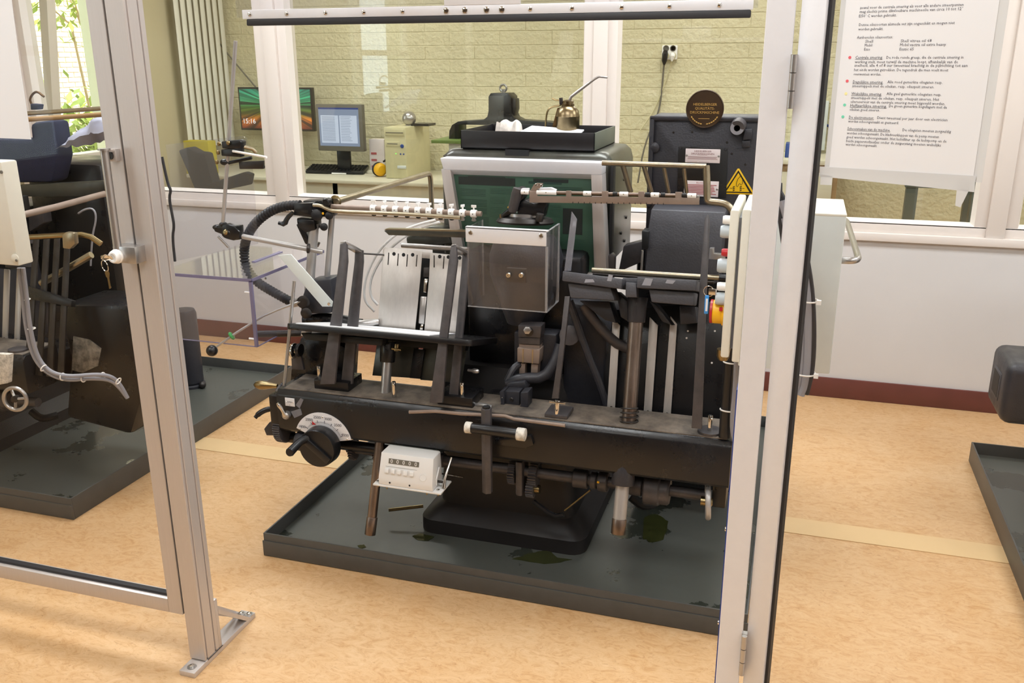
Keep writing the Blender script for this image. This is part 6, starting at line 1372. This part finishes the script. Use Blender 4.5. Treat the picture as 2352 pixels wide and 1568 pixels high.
part2(B().tube([P(60, 545, 2.5), P(150, 540, 2.52), P(200, 538, 2.54), P(232, 560, 2.55)], .010, 10, 1), 'brass_bar', 'brass')
part2(B().pp([(142, 540), (150, 533), (170, 535), (172, 560), (160, 572), (144, 570)], 2.49, .02), 'bar_clamp', 'goldtube', .003)
part2(B().tube([P(45, 495, 2.45), P(130, 475, 2.6), P(240, 445, 2.9)], .012, 12), 'steel_rail', 'brownsteel')
part2(B().pp([(40, 425), (240, 415), (240, 450), (40, 452)], 2.95, .03), 'steel_shelf', 'hood', .003)
part2(B().box((P(60, 420, 3.07).x, 3.07, .55), (P(235, 420, 3.07).x, 3.37, 1.19)), 'black_hood', 'black', .03)
part2(B().tube([P(180, 490, 2.7), P(195, 480, 2.7), P(215, 478, 2.7), P(222, 500, 2.7), P(212, 540, 2.7), P(208, 610, 2.7)], .0035, 8, 2), 'white_air_tube', 'cable')
part2(B().tube([P(95, 650, 2.6), P(150, 620, 2.6), P(210, 585, 2.62)], .013, 10, 1), 'elbow_pipe', 'goldtube')
for k in range(4): part2(B().pl([(76+k*24, 545), (88+k*24, 545), (70+k*25, 860+k*3), (56+k*25, 858+k*3)], .13, .006), 'delivery_strip', 'darksteel', .0008)
part2(B().pl([(60, 655), (165, 690), (163, 705), (60, 685)], .12, .02), 'delivery_bar', 'black', .002)
# its control cabinet at the frame's left edge, and the cable run
cab = thing('control_cabinet', P(20, 610, 2.1), 'beige control cabinet at the left edge behind the guard door', 'control cabinet')
cxr = P(53, 600, 2.1).x; zb3 = P(52, 612, 2.1).z
B().box((cxr-.30, 2.1, zb3), (cxr-.02, 2.16, P(15, 372, 2.1).z)).o('case', 'beige', cab, bev=.006)
B().lathe(P(36, 593, 2.098), (0, -1, 0), [(.013, 0), (.014, .003), (.008, .006)], 18).o('lock_cover', 'beige', cab); B().lathe(P(38, 598, 2.092), (0, -1, 0), [(.004, 0), (.004, .002)], 10).o('lock_slot', 'darkline', cab); B().lathe(P(4, 395, 2.098), (0, -1, 0), [(.005, 0), (.005, .003)], 12).o('screw', 'darkline', cab)
cb_ = thing('cable_run', P(150, 860, 2.2), 'pair of grey cables with white ties running down behind the left door', 'cable')
for off in (0, 9):
    B().tube([P(44+off, 615, 2.2), P(52+off, 680, 2.2), P(60+off, 755, 2.2), P(76+off, 820, 2.21), P(105+off, 855, 2.22), P(150+off, 874-off, 2.24), P(210+off, 868-off, 2.28), P(255, 872-off, 2.32), P(275, 890-off, 2.34), P(293, 914, 2.35)], .0068, 10, 2).o('cable_strand', 'cable', cb_)
for px, py, ax in ((56, 690, (0, 0, 1)), (68, 757, (0, 0, 1)), (96, 848, (1, 0, -.6)), (140, 868, (1, 0, 0)), (188, 872, (1, 0, 0)), (232, 866, (1, 0, 0)), (268, 878, (1, 0, -.5))):
    B().torus(P(px+4, py-3, 2.21 if px < 100 else 2.235 if px < 150 else 2.27 if px < 220 else 2.31), ax, .0115, .002, 18, 6).o('cable_tie', 'tie', cb_)
# top of the second press: oil can, plastic cover, rods, garment
t2_ = thing('oil_can', P(85, 248, 2.9), 'small navy oil can with a copper spout on the left press', 'oil can')
B().pp([(69, 238), (88, 240), (86, 252), (70, 252)], 2.9, .03).o('body', 'navy', t2_, bev=.003); B().tube([P(72, 238, 2.91), P(68, 228, 2.91), P(76, 214, 2.91), P(86, 210, 2.91), P(101, 222, 2.91)], .0045, 10, 1).o('spout', 'bronze', t2_)
B().cyl(P(40, 262, 2.88), P(250, 248, 2.95), .0085, n=12).o('steel_bar', 'goldtube', label='upper metal bar across the top of the left press', cat='bar')
B().cyl(P(40, 276, 2.86), P(250, 262, 2.93), .009, n=12).o('steel_bar', 'wood', label='lower wooden coloured bar across the top of the left press', cat='bar')
vs = []; g = 14
for i in range(g):
    for j in range(10):
        u, v_ = i/(g-1), j/9; p = P(128+u*125, 345-u*8, 2.92); top_ = P(128+u*125, 340-62*min(1, u*1.6)**.8-u*10, 2.92).z
        vs.append(V((p.x, 2.92+.14*v_+.012*math.sin(u*14+v_*5), p.z+(top_-p.z)*math.sin(math.pi*min(1, v_*.9+.1)/1.02)**.6+.004*math.sin(u*29+v_*13))))
b = B(); b.add(vs, [(i*10+j, (i+1)*10+j, (i+1)*10+j+1, i*10+j+1) for i in range(g-1) for j in range(9)]); b.o('plastic_cover', 'plasticfilm', label='translucent bluish plastic cover bunched on the left press', cat='plastic cover', ang=80)
B().pp([(-30, 318), (70, 320), (66, 282), (118, 276), (130, 360), (118, 420), (60, 420), (-30, 420)], 2.95, .10).o('navy_overall', 'navy', label='dark navy cloth hanging over the top of the left press', cat='cloth', bev=.02)
pc_ = P(440, 780, 3.4)
ap = thing('air_cylinder', V((PZ(445, 880, .035).x, 3.45, .035)), 'tall black cylinder standing on the left drip tray', 'cylinder')
X_ = PZ(442, 885, .035); B().lathe((X_.x, X_.y, .05), (0, 0, 1), [(.05, 0), (.058, .01), (.058, .36), (.05, .38), (.03, .385)], 24).o('body', 'blackcast', ap); B().lathe((X_.x, X_.y, .035), (0, 0, 1), [(.065, 0), (.065, .012), (.055, .018)], 24).o('foot', 'blackcast', ap); B().ball((X_.x+.075, X_.y-.02, .053), .018, 12).o('foot_knob', 'darksteel', ap)
# ================================================================ third machine at the right edge
m3 = thing('machine_motor', (1.1, 3.5, .035), 'black machine motor housing on the right drip tray, cut by the picture edge', 'motor')
ym = 3.35
a, b = P(2288, 880, ym), P(2420, 960, ym)
zc_ = P(2320, 880, ym).z; r_ = (P(2320, 812, ym).z-P(2320, 950, ym).z)/2
B().box((a.x, ym-.13, zc_-r_), (a.x+.42, ym+.13, zc_+r_)).o('housing', 'blackcast', m3, bev=.035, seg=4)
B().box((a.x-.003, ym-.06, zc_-r_*.45), (a.x+.004, ym+.05, zc_+r_*.45)).o('vent_frame', 'castgrey', m3, bev=.003)
B().box((a.x-.004, ym-.05, zc_-r_*.36), (a.x+.003, ym+.04, zc_+r_*.36)).o('vent', 'blackmat', m3)
B().box((a.x+.24, ym-.06, .035), (a.x+.36, ym+.08, zc_-r_*.8)).o('mount', 'black', m3, bev=.01)
B().box((a.x+.28, ym-.3, .035), (a.x+.68, ym+.3, zc_+.6)).o('machine_frame', 'black', m3, bev=.03)
